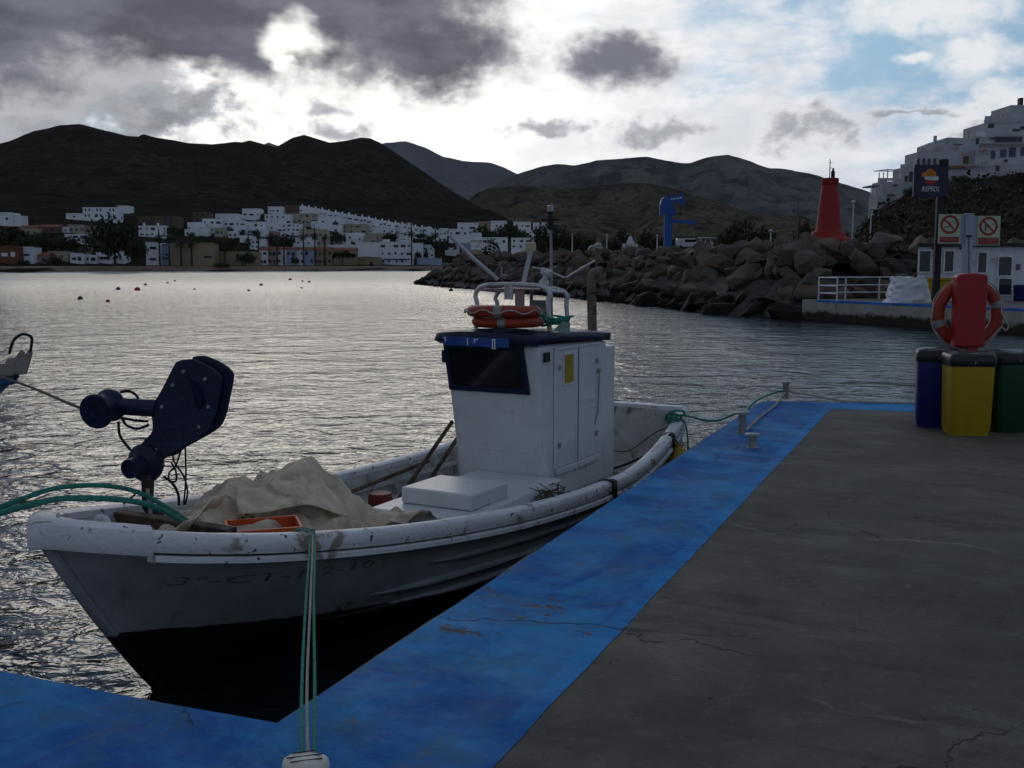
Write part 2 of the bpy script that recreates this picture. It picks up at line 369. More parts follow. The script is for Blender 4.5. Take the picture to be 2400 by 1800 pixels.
for j, (dd, zz) in enumerate([(-6, -0.6), (0, 0.02), (4, 0.75), (8, 1.58), (14, 1.82), (24, 2.06)]):
    rows.append([Vector((-480 + i * 7, shore(-480 + i * 7) + dd + 1.2 * fbm(i * .25, dd), zz + 0.05 * fbm(i * .7, j, 4))) for i in range(76)])
mb = MB(); mb.grid(rows)
o = mb.build('beach', mat('beach_sand', (0.17, 0.13, 0.095), 0.95, 0.2, 0.4, col2=(0.10, 0.075, 0.055), c2=(0.5, 0.65), s2=0.3, spec=0.1), smooth=True, recalc=False); tag(o, kind='structure')
# low breaking waves along the sand
rows = []
mb = MB()
for k, (off, wid) in enumerate([(-1.5, 1.0), (-6.5, 0.8)]):
    i = 0
    while i < 300:
        ln = random.randint(8, 26)
        if random.random() < (0.75 if k == 0 else 0.4):
            top = []; 
            for q in range(ln + 1):
                X = -300 + (i + q) * 1.25; s_ = math.sin(math.pi * q / ln); Y = shore(X) + off + 1.4 * fbm(X * .06, k * 3.3); ww = wid * s_ * (0.7 + .5 * fbm(X * .4, 5 + k))
                top.append((Vector((X, Y - ww, 0.03)), Vector((X, Y, 0.10 + .16 * s_)), Vector((X, Y + ww * .6, 0.03))))
            mb.grid([[t[c] for t in top] for c in range(3)])
        i += ln + random.randint(1, 8)
o = mb.build('surf', mat('sea_foam', (0.72, 0.73, 0.74), 0.8, 0.1, 2.0), smooth=True, recalc=False); tag(o, 'low white surf breaking along the far beach', 'surf', kind='stuff')

# ------------------------------------------------------------------ the quay
QZ = 0.95
QA = R(23); QU = Vector((math.sin(QA), math.cos(QA), 0)); QV = Vector((-math.cos(QA), math.sin(QA), 0))
Q0 = atz(636, 1691, QZ); Q0.z = 0
def Q(u, v, z=QZ): return Q0 + QU * u + QV * v + Vector((0, 0, z))
def edge_pts():
    pts = []
    for k in range(17): pts.append((0.0 + random.uniform(-.006, .006), 9 - 9 * k / 16))
    for k in range(1, 40): pts.append((9.75 * k / 40, random.uniform(-.008, .008)))
    pts += [(9.86, -0.02), (9.97, -0.09), (10.02, -0.2)]
    for k in range(1, 24): pts.append((10.02 + .245 * 12 * k / 23 + random.uniform(-.005, .005), -0.2 - 11.8 * k / 23))
    return pts
EP = edge_pts()
def concrete_material(paint):
    m = bpy.data.materials.new('blue_quay_paint' if paint else 'quay_concrete'); m.use_nodes = True; nt = m.node_tree; nt.nodes.clear(); g = G(nt)
    out = g.n('ShaderNodeOutputMaterial'); b = g.n('ShaderNodeBsdfPrincipled'); g.L.new(b.outputs[0], out.inputs[0])
    co = g.n('ShaderNodeTexCoord').outputs['Object']
    mp = g.n('ShaderNodeMapping'); g.L.new(co, mp.inputs[0]); mp.inputs['Rotation'].default_value = (0, 0, QA); v = mp.outputs[0]   # x across the quay, y along it
    x, y, z = g.xyz(v)
    big = g.noise(v, 0.55, 6, 0.62, 0.5); mid = g.noise(v, 2.3, 6, 0.65, 0.4); fine = g.noise(v, 28, 5, 0.7)
    grit = g.noise(v, 160, 3, 0.7)
    streak = g.noise(g.vm('MULTIPLY', v, (0.7, 2.6, 1)), 1.6, 6, 0.65, 0.8)
    c = g.mix(g.ss(big, 0.3, 0.7), (0.070, 0.061, 0.051), (0.155, 0.138, 0.115))
    c = g.mix(g.ss(streak, 0.46, 0.68, 0, 0.85), c, (0.055, 0.050, 0.046))
    c = g.mix(g.ss(mid, 0.54, 0.72, 0, 0.7), c, (0.18, 0.175, 0.17))
    c = g.mix(g.ss(fine, 0.35, 0.8, 0, 0.4), c, (0.10, 0.09, 0.078))
    c = g.mix(g.ss(grit, 0.55, 0.85, 0, 0.35), c, (0.34, 0.32, 0.29))
    c = g.mix(g.ss(g.noise(v, 70, 3, 0.75), 0.42, 0.72, 0, 0.5), c, (0.05, 0.046, 0.042))
    c = g.mix(g.ss(g.noise(v, 7.5, 6, 0.7, 0.6), 0.55, 0.75, 0, 0.5), c, (0.17, 0.162, 0.15))
    c = g.mix(g.ss(g.noise(v, 14, 2, 0.4), 0.74, 0.78, 0, 0.8), c, (0.02, 0.018, 0.017))
    # pale cold joints across the quay
    jn = g.m('ABSOLUTE', g.m('SUBTRACT', g.m('FRACT', g.m('DIVIDE', g.m('MULTIPLY_ADD', g.noise(v, 0.9, 4, 0.6), 0.9, y), 2.7)), 0.5))
    c = g.mix(g.m('MULTIPLY', g.ss(jn, 0.010, 0.002), g.ss(g.noise(v, 1.3, 3, 0.5), 0.42, 0.60, 0, 0.55)), c, (0.24, 0.23, 0.215))
    # hairline cracks
    wob = g.vm('ADD', v, g.vm('SCALE', g.noise(v, 1.7, 4, 0.6, col=True), 0.55))
    vo = g.n('ShaderNodeTexVoronoi', feature='DISTANCE_TO_EDGE'); g.put(vo.inputs['Vector'], wob); vo.inputs['Scale'].default_value = 0.42
    crack = g.m('MULTIPLY', g.ss(vo.outputs['Distance'], 0.0042, 0.0012), g.ss(g.noise(v, 0.8, 3, 0.5), 0.46, 0.58))
    if paint:
        blot = g.noise(v, 1.1, 7, 0.68, 0.6); sk = g.noise(g.vm('MULTIPLY', v, (1.0, 3.2, 1)), 2.2, 7, 0.7, 0.5)
        p = g.mix(g.ss(blot, 0.38, 0.62), (0.008, 0.115, 0.40), (0.040, 0.29, 0.62))
        p = g.mix(g.ss(sk, 0.45, 0.75, 0, 0.6), p, (0.004, 0.080, 0.33))
        p = g.mix(g.ss(g.noise(v, 11, 6, 0.7), 0.45, 0.75, 0, 0.5), p, (0.035, 0.27, 0.60))
        p = g.mix(g.ss(g.noise(v, 3.1, 7, 0.72, 0.8), 0.46, 0.68, 0, 0.6), p, (0.070, 0.165, 0.26))
        p = g.mix(g.ss(g.noise(v, 34, 5, 0.75), 0.56, 0.72, 0, 0.55), p, (0.10, 0.20, 0.32))
        p = g.mix(g.ss(g.noise(v, 9, 7, 0.75, 0.5), 0.60, 0.68, 0, 0.7), p, (0.14, 0.165, 0.18))
        # a fresher, lighter band along the inner edge
        band = g.m('MULTIPLY', g.ss(g.m('MULTIPLY_ADD', mid, 0.06, x), 0.80, 0.84), g.ss(y, 0.2, 0.6))
        p = g.mix(g.m('MULTIPLY', band, g.ss(sk, 0.38, 0.62, 0.0, 0.85)), p, (0.022, 0.29, 0.70))
        wear = g.m('ADD', g.noise(v, 0.75, 8, 0.7, 0.7), g.m('MULTIPLY', g.m('SUBTRACT', fine, 0.5), 0.25))
        c = g.mix(g.ss(wear, 0.62, 0.67), p, c)
    c = g.mix(g.m('MULTIPLY', crack, 0.6), c, (0.025, 0.023, 0.02))
    # the wall below is weed-dark at the water
    wet = g.ss(g.m('ADD', z, g.m('MULTIPLY', mid, 0.3)), 0.35, 0.75)
    c = g.mix(wet, (0.012, 0.013, 0.010), c)
    g.put(b.inputs['Base Color'], c); g.put(b.inputs['Roughness'], g.ss(mid, 0.3, 0.7, 0.65, 0.9)); b.inputs['Specular IOR Level'].default_value = 0.12 if paint else 0.3
    bp = g.n('ShaderNodeBump'); bp.inputs['Strength'].default_value = 0.7; bp.inputs['Distance'].default_value = 0.008
    hh = g.m('SUBTRACT', g.m('ADD', g.m('MULTIPLY', fine, 0.6), g.m('ADD', mid, g.m('MULTIPLY', grit, 0.35))), g.m('MULTIPLY', crack, 2.0))
    g.put(bp.inputs['Height'], hh); g.L.new(bp.outputs[0], b.inputs['Normal']); return m
MCON = concrete_material(False); MPAINT = concrete_material(True)
outline = [Q(u, v, QZ) for u, v in EP] + [Q(-9, -12, QZ), Q(-9, 9, QZ)]
mb = MB(); mb.prism(outline, (0, 0, -2.6)); o = mb.build('quay', MCON, org=Q(0, 0, 0), bevel=0.035, seg=3, angle=60); tag(o, kind='structure')
# painted strip: L-shaped sheet on top, 4 mm proud, running a hand's breadth down the face
mb = MB(); k = len(EP)
def inner(u, v, i):
    if i < 16: return (-1.25, v)
    if i < 56: return (min(max(u, -1.25), 9.55), -0.885 + random.uniform(-.004, .004))
    return (9.55 + .12 * max(0, -0.885 - v), min(v, -0.885))
INN = [inner(u, v, i) for i, (u, v) in enumerate(EP)]
INN[16] = (-1.25, -0.885)
for i in range(k - 1):
    a, b_ = EP[i], EP[i + 1]; c_, d_ = INN[i + 1], INN[i]
    sh = lambda p: p
    mb.add([Q(*a, QZ + .002), Q(*b_, QZ + .002), Q(*c_, QZ + .002), Q(*d_, QZ + .002)], [(3, 2, 1, 0)])
# pull the outer border in by the rounding of the edge
strip = mb
for i, p in enumerate(strip.v):
    r_ = p - Q0; u, v = r_.dot(QU), r_.dot(QV)
    if i % 4 in (0, 1):
        if v > 0.02: u = min(u, -.03)
        elif u < 9.7: v = -0.03
        else: u -= .03
        q = Q(u, v, QZ + .002); p.x, p.y = q.x, q.y
o = strip.build('painted_edge', MPAINT, org=Q(0, 0, 0), recalc=True); tag(o, kind='structure')
for pl in o.data.polygons:
    if pl.normal.z < 0: pl.flip()

# ------------------------------------------------------------------ the fishing boat
BA = QA + 0.0995; BX = Vector((math.sin(BA), math.cos(BA), 0)); BY = Vector((-math.cos(BA), math.sin(BA), 0))
ZBOW = 1.1744; B0 = atz(90.37, 1239.7, ZBOW); B0.z = 0
def B(a, b, z): return B0 + BX * a + BY * b + Vector((0, 0, z))
LOA = 7.7; AM = 5.356
def sheer(a):
    if a < AM: return 0.626 + (ZBOW - 0.626) * max(0, (AM - a) / AM) ** 2
    return 0.626 + 0.455 * ((a - AM) / (8 - AM)) ** 2
HB = [(-0.06, 0.0), (-0.02, 0.042), (0.06, 0.149), (0.15, 0.27), (0.3, 0.444), (0.5, 0.60), (0.8, 0.745), (1.2, 0.859), (1.8, 0.973), (2.6, 1.073), (3.5, 1.16), (4.5, 1.21), (5.5, 1.219), (6.5, 1.143), (7.3, 1.059), (7.7, 0.97)]
def half(a): return lerp(HB, a)
def hull_pt(s, t, side, off=0.0):
    a0 = 1.085 * t * (0.9 + 0.1 * t); a1 = LOA - 0.12 * t; a = a0 + (a1 - a0) * s
    w_ = 1 - 0.07 * t - 0.20 * t * t - 0.62 * t ** 6
    b = (half(max(a - a0 * 0.85, 0)) - 0.06) * w_ * (1 - 0.95 * t * (1 - t) * math.exp(-a / 2.2)) * (1 - math.exp(-s / (0.006 + 0.17 * t)))
    z = sheer(a) * (1 - t) - 0.32 * t
    return B(a, side * (b + off), z)
def hull_half(a, z):
    t = max(0.0, (sheer(a) - z) / (sheer(a) + .32)); a0 = 1.085 * t * (0.9 + 0.1 * t); s = max(0.0, (a - a0) / (LOA - .12 * t - a0))
    return (half(max(a - a0 * 0.85, 0)) - 0.06) * (1 - 0.07 * t - 0.20 * t * t - 0.62 * t ** 6) * (1 - 0.95 * t * (1 - t) * math.exp(-a / 2.2)) * (1 - math.exp(-s / (0.006 + 0.17 * t))), a0
boat = thing('fishing_boat', 'weathered white open fishing boat with small wheelhouse moored beside the blue quay edge', 'boat', B(3.8, 0, 0))
def hull_material():
    m = bpy.data.materials.new('boat_hull_paint'); m.use_nodes = True; nt = m.node_tree; nt.nodes.clear(); g = G(nt)
    out = g.n('ShaderNodeOutputMaterial'); b = g.n('ShaderNodeBsdfPrincipled'); g.L.new(b.outputs[0], out.inputs[0])
    co = g.n('ShaderNodeTexCoord').outputs['Object']; x, y, z = g.xyz(co)
    n = g.noise(co, 2.5, 6, 0.65, 0.3); f = g.noise(co, 22, 5, 0.7)
    c = g.mix(g.ss(n, 0.3, 0.7), (0.34, 0.36, 0.41), (0.48, 0.50, 0.55))
    drip = g.noise(g.vm('MULTIPLY', co, (3.5, 3.5, 0.5)), 2.0, 5, 0.65)
    c = g.mix(g.ss(drip, 0.55, 0.78, 0, 0.6), c, (0.18, 0.16, 0.14))
    rust = g.noise(co, 4.2, 7, 0.7, 0.4)
    c = g.mix(g.ss(rust, 0.67, 0.73), c, (0.14, 0.065, 0.03))
    c = g.mix(g.ss(f, 0.70, 0.76), c, (0.05, 0.045, 0.05))
    fa = g.vm('DOT_PRODUCT', co, tuple(BX)); z = g.m('ADD', z, g.m('MULTIPLY', g.m('MINIMUM', g.m('ADD', fa, 3.8), 4.0), 0.115))
    edge = g.m('ADD', z, g.m('MULTIPLY', g.m('SUBTRACT', g.noise(co, 6, 5, 0.7), 0.5), 0.05))
    c = g.mix(g.ss(edge, 0.495, 0.485), c, (0.012, 0.012, 0.014))
    g.put(b.inputs['Base Color'], c); b.inputs['Roughness'].default_value = 0.55
    bp = g.n('ShaderNodeBump'); bp.inputs['Strength'].default_value = 0.35; bp.inputs['Distance'].default_value = 0.01
    g.put(bp.inputs['Height'], g.m('ADD', n, g.m('MULTIPLY', f, 0.3))); g.L.new(bp.outputs[0], b.inputs['Normal']); return m
MHULL = hull_material()
MWHITE = mat('chipped_white_paint', (0.60, 0.61, 0.63), 0.5, 0.1, 4, 0.3, 40, col2=(0.36, 0.33, 0.29), c2=(0.58, 0.72), s2=3.5, third=(0.10, 0.07, 0.05), c3=(0.69, 0.73), s3=7)
MGUN = mat('worn_gunwale_paint', (0.74, 0.75, 0.78), 0.5, 0.1, 3, 0.4, 30, col2=(0.34, 0.28, 0.25), c2=(0.57, 0.66), s2=4, third=(0.045, 0.035, 0.045), c3=(0.62, 0.66), s3=12)
MCAB = mat('wheelhouse_paint', (0.66, 0.68, 0.71), 0.42, 0.06, 3, 0.12, 25, col2=(0.52, 0.50, 0.46), c2=(0.60, 0.8), s2=2.2, third=(0.16, 0.09, 0.05), c3=(0.70, 0.74), s3=6, streak=(0.36, 0.31, 0.25))
MNAVY = mat('navy_paint', (0.006, 0.011, 0.045), 0.45, 0.3, 6, 0.3, 30, col2=(0.03, 0.035, 0.05), c2=(0.6, 0.75), s2=5)
MROYAL = mat('royal_blue_paint', (0.012, 0.07, 0.30), 0.5, 0.2, 5, 0.2, 30, col2=(0.006, 0.02, 0.10), c2=(0.52, 0.7), s2=4)
MBLACK = mat('black_rubber', (0.012, 0.012, 0.013), 0.6, 0.3, 8)
MWOOD = mat('old_timber', (0.10, 0.065, 0.04), 0.8, 0.35, 6, 0.5, 40, col2=(0.035, 0.025, 0.02), c2=(0.5, 0.65), s2=3)
MSTEEL = mat('galvanised_steel', (0.30, 0.30, 0.29), 0.5, 0.25, 9, 0.2, 40, metal=0.4, col2=(0.12, 0.07, 0.045), c2=(0.55, 0.7), s2=6)
MRUST = mat('rusty_pipe', (0.16, 0.13, 0.11), 0.75, 0.3, 9, 0.4, 40, col2=(0.09, 0.045, 0.025), c2=(0.5, 0.65), s2=5)
MORANGE = mat('orange_lifebuoy', (0.33, 0.040, 0.018), 0.55, 0.15, 6, 0.15, 40, col2=(0.26, 0.040, 0.02), c2=(0.5, 0.75), s2=4)
MBAND = mat('grey_reflective_band', (0.26, 0.265, 0.265), 0.4, 0.12, 10)
MROPEW = mat('pale_rope', (0.52, 0.48, 0.42), 0.9, 0.25, 60, 0.8, 160)
MROPEG = mat('green_rope', (0.05, 0.30, 0.23), 0.85, 0.3, 50, 0.8, 160)
MROPED = mat('dark_rope', (0.05, 0.045, 0.035), 0.9, 0.3, 50, 0.8, 160)
MGLASS = mat('dark_glass', (0.008, 0.009, 0.012), 0.08, 0.2, 2, spec=0.5)
NS, NT = 60, 22
mb = MB()
for side in (1, -1): mb.grid([[hull_pt((i / NS) ** 1.5, j / NT, side) for i in range(NS + 1)] for j in range(NT + 1)])
# transom closing the stern
tr = [[hull_pt(1, j / NT, 1).lerp(hull_pt(1, j / NT, -1), q / 6) for q in range(7)] for j in range(NT + 1)]; mb.grid(tr)
bm_hull = mb.build('hull', MHULL, boat, smooth=True)
# rubbing strakes low on both sides
def strake(t, s0, s1, r, side):
    path = [hull_pt(s0 + (s1 - s0) * i / 40, t, side, 0.012) for i in range(41)]
    rr = [r * min(1, 0.15 + i / 4) for i in range(41)]
    MB().tube(path, rr, 8).build('rubbing_strake', MHULL, boat, smooth=True)
for t, s0 in ((0.27, 0.30), (0.42, 0.22), (0.535, 0.165)):
    for side in (-1, 1): strake(t, s0, 0.985, 0.028, side)
# gunwale: capping rail and outer moulding swept round the sheer, one length per side
def sweep(prof, a_list, side):
    rows = []
    for a in a_list:
        h = half(a); zz = sheer(max(a, 0)); rows.append([B(a, side * max(h + dx, 0.0), zz + dz) for dx, dz in prof])
    return rows
AL = [-0.06, 0.0, .05, .1, .17, .25, .35, .5, .7] + [1.0 + i * 0.3 for i in range(22)] + [7.5, 7.7]
def round_bow(prof, a_max, step):
    """sweep a section along the near rail, round the bow and back down the far rail; section = (inward, up)"""
    al = [a for a in AL if a <= a_max + 1e-6]; path = [(a, -half(a)) for a in reversed(al)] + [(-0.062, 0.0)] + [(a, half(a)) for a in al]; rows = []
    for i, (a, b) in enumerate(path):
        p, q = path[max(0, i - 1)], path[min(len(path) - 1, i + 1)]; tx, ty = q[0] - p[0], q[1] - p[1]; L_ = math.hypot(tx, ty); nx_, ny_ = -ty / L_, tx / L_
        if nx_ * (max(a, 1.0) - a + .01) - ny_ * b < 0: nx_, ny_ = -nx_, -ny_
        rows.append([B(a + nx_ * d, b + ny_ * d, sheer(max(a, 0)) + z + step * max(0, .5 - a)) for d, z in prof])
    m_ = MB(); m_.grid(rows, closed=True); n = len(prof); m_.f += [tuple(range(n)), tuple((len(rows) - 1) * n + q for q in range(n))]; return m_
AL = [-0.05, -0.035, -0.02, 0.0, .03, .06, .1, .15, .2, .25, .3, .35, .42, .5, .6, .7, .85] + [1.0 + i * 0.3 for i in range(22)] + [7.5, 7.7]
gw = round_bow([(0.12, -0.035), (0.12, 0.010), (0.10, 0.022), (0.05, 0.028), (0.015, 0.020), (0.0, 0.004), (-0.004, -0.06), (0.008, -0.085), (0.06, -0.09), (0.066, -0.035)], 7.7, 0.0).build('gunwale', MGUN, boat, smooth=True)
for side in (-1, 1):
    mb = MB(); prof2 = [(0.0, -0.10), (0.014, -0.105), (0.016, -0.135), (0.0, -0.145), (-0.05, -0.14), (-0.05, -0.10)]
    rows = sweep(prof2, [a for a in AL if a > 0.3], side); mb.grid(rows, closed=True)
    mb.build('outer_moulding', MGUN, gw, smooth=True)
mb = MB(); mb.grid([[B(LOA - dx, b * 0.93, sheer(LOA) + dz) for b in (-1, -.6, -.2, .2, .6, 1)] for dx, dz in ((-0.03, -0.10), (-0.03, 0.025), (0.10, 0.025), (0.10, -0.10), (-0.03, -0.10))])
mb.build('transom_rail', MGUN, boat)
# thick rounded plank round the bow, and the small breasthook plate inside it
round_bow([(0.13, -0.02), (0.135, 0.030), (0.11, 0.045), (0.04, 0.048), (0.0, 0.034), (-0.014, 0.0), (-0.014, -0.075), (-0.002, -0.105), (0.05, -0.11), (0.07, -0.02)], 0.35, 0.0).build('bow_plank', MGUN, boat, smooth=True)
mb = MB(); mb.grid([[B(.02 + .42 * i / 8, (half(.02 + .42 * i / 8) - .09) * q, sheer(.2) + .0 - .03 * i / 8) for q in (-1, -.5, 0, .5, 1)] for i in range(1, 9)])
o = mb.build('breasthook', MGUN, boat, smooth=True); md = o.modifiers.new('solid', 'SOLIDIFY'); md.thickness = 0.04; md.offset = -1
# stem post rounding the bow
mb = MB(); mb.tube([hull_pt(0, t / 12, 1) + (-BX) * 0.015 for t in range(13)], 0.035, 8); mb.build('stem_post', MHULL, boat, smooth=True)
# little fairlead lug just inside the bow
p = B(.36, -.12, sheer(.36) - .02); mb = MB(); mb.tube(curve([p, p + Vector((0, 0, .06)), p + BY * .03 + Vector((0, 0, .085)), p + BY * .08 + Vector((0, 0, .08)), p + BY * .10 + Vector((0, 0, .03))], 5), .02, 8); mb.build('fairlead', MWHITE, boat, smooth=True)
# inside: lining, floor, ribs
MIN = mat('dirty_white_lining', (0.50, 0.50, 0.49), 0.7, 0.2, 3, 0.2, 20, col2=(0.14, 0.12, 0.10), c2=(0.5, 0.66), s2=3)
DZ = 0.35
mb = MB()
for side in (1, -1):
    rows = []
    for j in range(6):
        row = []
        for i in range(41):
            a = 0.35 + (LOA - 0.5) * i / 40; zt = sheer(a) - 0.03; z = zt + (DZ - 0.02 - zt) * j / 5; t = (sheer(a) - z) / (sheer(a) + .32)
            ae = max(a, hull_half(a, z)[1] + .16); hb = hull_half(ae, z)[0] - .05
            row.append(B(ae, side * max(hb, 0.01), z))
        rows.append(row)
    mb.grid(rows)
mb.build('inner_lining', MIN, boat, smooth=True)
mb = MB(); rows = []
for i in range(41):
    a = 0.9 + (LOA - 1.0) * i / 40; hb = max(.01, hull_half(a, DZ)[0] - .04)
    rows.append([B(a, hb * q, DZ) for q in (-1, 0, 1)])
mb.grid(rows); mb.build('deck', MIN, boat)
mb = MB(); mb.box(B(LOA - .19, 0, (sheer(LOA) + DZ) / 2), (.03, 1.72, sheer(LOA) - DZ), BX, BY); mb.build('transom_lining', MIN, boat)
for k in range(16):
    a = 1.4 + k * 0.38
    for side in (1, -1):
        path = []
        for j in range(5):
            zt = sheer(a) - 0.05; z = zt + (DZ - zt) * j / 4; hb = max(.03, hull_half(a, z)[0] - .075)
            path.append(B(a, side * hb, z))
        m2 = MB()
        for p, q in zip(path, path[1:]): m2.box((p + q) / 2, (0.05, 0.06, (q - p).length + .01), BX, BY, (q - p))
        m2.build('rib', MIN, boat)
for side in (1,):
    path = [B(1.6 + i * .2, side * (half(1.6 + i * .2) - .17), sheer(1.6 + i * .2) - .17) for i in range(27)]
    MB().tube(path, 0.028, 6).build('stringer', MIN, boat, smooth=True)
# registration lettering on the near bow
mb = MB(); v, f = text_pts('3ª-CT-1-2-10', 0.105); wmax = max(p.x for p in v)
def on_hull(p):
    a = 0.62 + p.x * (1.32 / wmax); tt = 0.235 - (p.y) * 0.62 - 0.02 * p.x; s_ = (a - 1.085 * tt) / (LOA - 1.085 * tt); return hull_pt(s_, tt, -1, 0.005)
isl = list(range(len(v)))
def root_(i):
    while isl[i] != i: i = isl[i]
    return i
for q in f:
    for i in q[1:]: isl[root_(i)] = root_(q[0])
for r_ in sorted({root_(i) for i in range(len(v))}, key=lambda i: v[i].x):
    ids = [i for i in range(len(v)) if root_(i) == r_]; mp_ = {i: k for k, i in enumerate(ids)}; m_ = MB(); m_.add([on_hull(v[i]) for i in ids], [tuple(mp_[i] for i in q) for q in f if q[0] in mp_]); m_.build('letter', mat('faded_black_lettering', (0.20, 0.207, 0.23), 0.8, 0.5, 30), bm_hull)
# engine box: low casing with a lid
mb = MB(); z0, z1 = DZ, 0.58
mb.hexa([B(3.26, -.70, z0), B(5.15, -.70, z0), B(5.15, .34, z0), B(3.26, .34, z0), B(3.36, -.64, z1), B(5.15, -.64, z1 + .02), B(5.15, .28, z1 + .02), B(3.36, .28, z1)])
eb = mb.build('engine_box', MCAB, boat, bevel=.025, seg=3)
mb = MB(); mb.box(B(3.93, -.22, .655), (0.62, 0.70, 0.14), BX, BY); mb.build('lid', MCAB, eb, bevel=.02, seg=3)
# wheelhouse
ZR = 1.86
fb, ft, rb = 5.20, 4.90, 6.50
W1 = 0.505
mb = MB()
mb.hexa([B(fb, -W1, DZ - .02), B(rb, -W1, DZ - .02), B(rb, W1, DZ - .02), B(fb, W1, DZ - .02), B(ft, -W1, ZR), B(rb, -W1, ZR - .04), B(rb, W1, ZR - .04), B(ft, W1, ZR)])
cabin = mb.build('wheelhouse', MCAB, boat, bevel=.05, seg=4)
def fr(t, b, off=0.0):   # point on the raked front, t 0 at deck .. 1 at roof
    n = -(BX * (ZR - DZ) + Vector((0, 0, fb - ft))).normalized(); n = -BX * math.cos(math.atan2(fb - ft, ZR - DZ)) + Vector((0, 0, -math.sin(math.atan2(fb - ft, ZR - DZ))))
    return B(fb + (ft - fb) * t, b, DZ + (ZR - DZ) * t) + n * off
def slab(mbx, t0, t1, b0, b1, o0, o1, b0t=None, b1t=None):
    b0t = b0 if b0t is None else b0t; b1t = b1 if b1t is None else b1t
    mbx.hexa([fr(t0, b0, o0), fr(t0, b1, o0), fr(t1, b1t, o0), fr(t1, b0t, o0), fr(t0, b0, o1), fr(t0, b1, o1), fr(t1, b1t, o1), fr(t1, b0t, o1)])
mb = MB(); e = .035
slab(mb, .715, .975, -.35, .45, 0.004, .012, -.34, .465); win = mb.build('windscreen', MGLASS, boat)
mb = MB()
slab(mb, .695, .728, -.39, .485, 0.002, .022); slab(mb, .965, .992, -.37, .495, 0.002, .022)
slab(mb, .728, .965, -.39, -.345, 0.002, .022, -.37, -.325); slab(mb, .728, .965, .44, .485, 0.002, .022, .45, .495)
mb.build('frame', MNAVY, win)
mb = MB(); 
path = [fr(.14, -.30, .003), fr(.14, .38, .003), fr(.20, .44, .003), fr(.26, .44, .003), fr(.32, .36, .003), fr(.32, -.28, .003), fr(.26, -.36, .003), fr(.20, -.36, .003), fr(.14, -.30, .003)]
mb.tube(path, .006, 6); mb.build('hatch_outline', MCAB, cabin, smooth=True)
# quay-side wall: door leaves, frame, small yellow window, hinges, sill
def sd(a, z, off=0.0): return B(a, -W1 - off, z)
def sbox(mbx, a0, a1, z0, z1, o0, o1): mbx.hexa([sd(a0, z0, o0), sd(a1, z0, o0), sd(a1, z1, o0), sd(a0, z1, o0), sd(a0, z0, o1), sd(a1, z0, o1), sd(a1, z1, o1), sd(a0, z1, o1)])
for nm, a0, a1 in (('door', 5.32, 5.76), ('door', 5.79, 6.20)):
    mb = MB(); sbox(mb, a0, a1, .66, 1.785, .001, .014); dr = mb.build(nm, MCAB, boat, bevel=.006)
    if a0 < 5.5:
        mb = MB(); sbox(mb, 5.43, 5.64, 1.46, 1.735, .014, .018); mb.build('pane', mat('yellow_board', (0.42, 0.29, 0.015), .5, .15, 6, col2=(.25, .18, .03), c2=(.5, .7)), dr)
        mb = MB()
        for a_, b_, c_, d_ in ((5.405, 5.665, 1.435, 1.46), (5.405, 5.665, 1.735, 1.76), (5.405, 5.43, 1.46, 1.735), (5.64, 5.665, 1.46, 1.735)): sbox(mb, a_, b_, c_, d_, .014, .026)
        mb.build('window_frame', MCAB, dr, bevel=.004)
    else:
        mb = MB(); sbox(mb, 5.82, 6.17, 1.24, 1.275, .014, .028); sbox(mb, 5.84, 6.15, 1.71, 1.722, .014, .022); sbox(mb, 5.84, 6.15, 1.16, 1.17, .014, .022); mb.build('batten', MCAB, dr)
        mb = MB(); mb.lathe([(.022, 0), (.022, .03), (.014, .04)], sd(6.24, 1.52, .005), -BY, 10); mb.tube([sd(6.24, 1.51, .03), sd(6.25, 1.35, .02), sd(6.23, 1.1, .02), sd(6.16, .98, .02)], .007, 6); mb.build('latch', MSTEEL, dr, smooth=True)
mb = MB(); sbox(mb, 5.24, 6.28, 1.79, 1.82, .002, .024); sbox(mb, 5.24, 5.31, .66, 1.79, .002, .02); sbox(mb, 5.28, 6.26, .60, .655, .002, .045); mb.build('door_frame', MCAB, boat, bevel=.006)
mb = MB(); sbox(mb, 5.764, 5.786, .67, 1.78, .0005, .005); mb.build('door_seam', MBLACK, boat)
for zh in (.85, 1.6):
    mb = MB(); sbox(mb, 5.30, 5.36, zh, zh + .05, .014, .024); mb.build('hinge', MSTEEL, boat); mb = MB(); sbox(mb, 6.17, 6.23, zh, zh + .05, .014, .024); mb.build('hinge', MSTEEL, boat)
mb = MB(); sbox(mb, 5.98, 6.30, .42, .56, .001, .008); mb.build('vent_cover', MCAB, boat, bevel=.004)
mb = MB(); sbox(mb, 5.02, 5.12, 1.70, 1.79, .002, .03); mb.build('side_lamp', MBLACK, boat, bevel=.008)
mb = MB(); mb.box(B(5.0, W1 + .03, 1.72), (.10, .05, .12), BX, BY); mb.build('side_lamp', MBLACK, boat, bevel=.008)
# tall locker at the back of the wheelhouse
mb = MB(); mb.box(B(6.60, -.04, 1.05), (.24, .92, 1.40), BX, BY); mb.build('locker', MCAB, boat, bevel=.012)
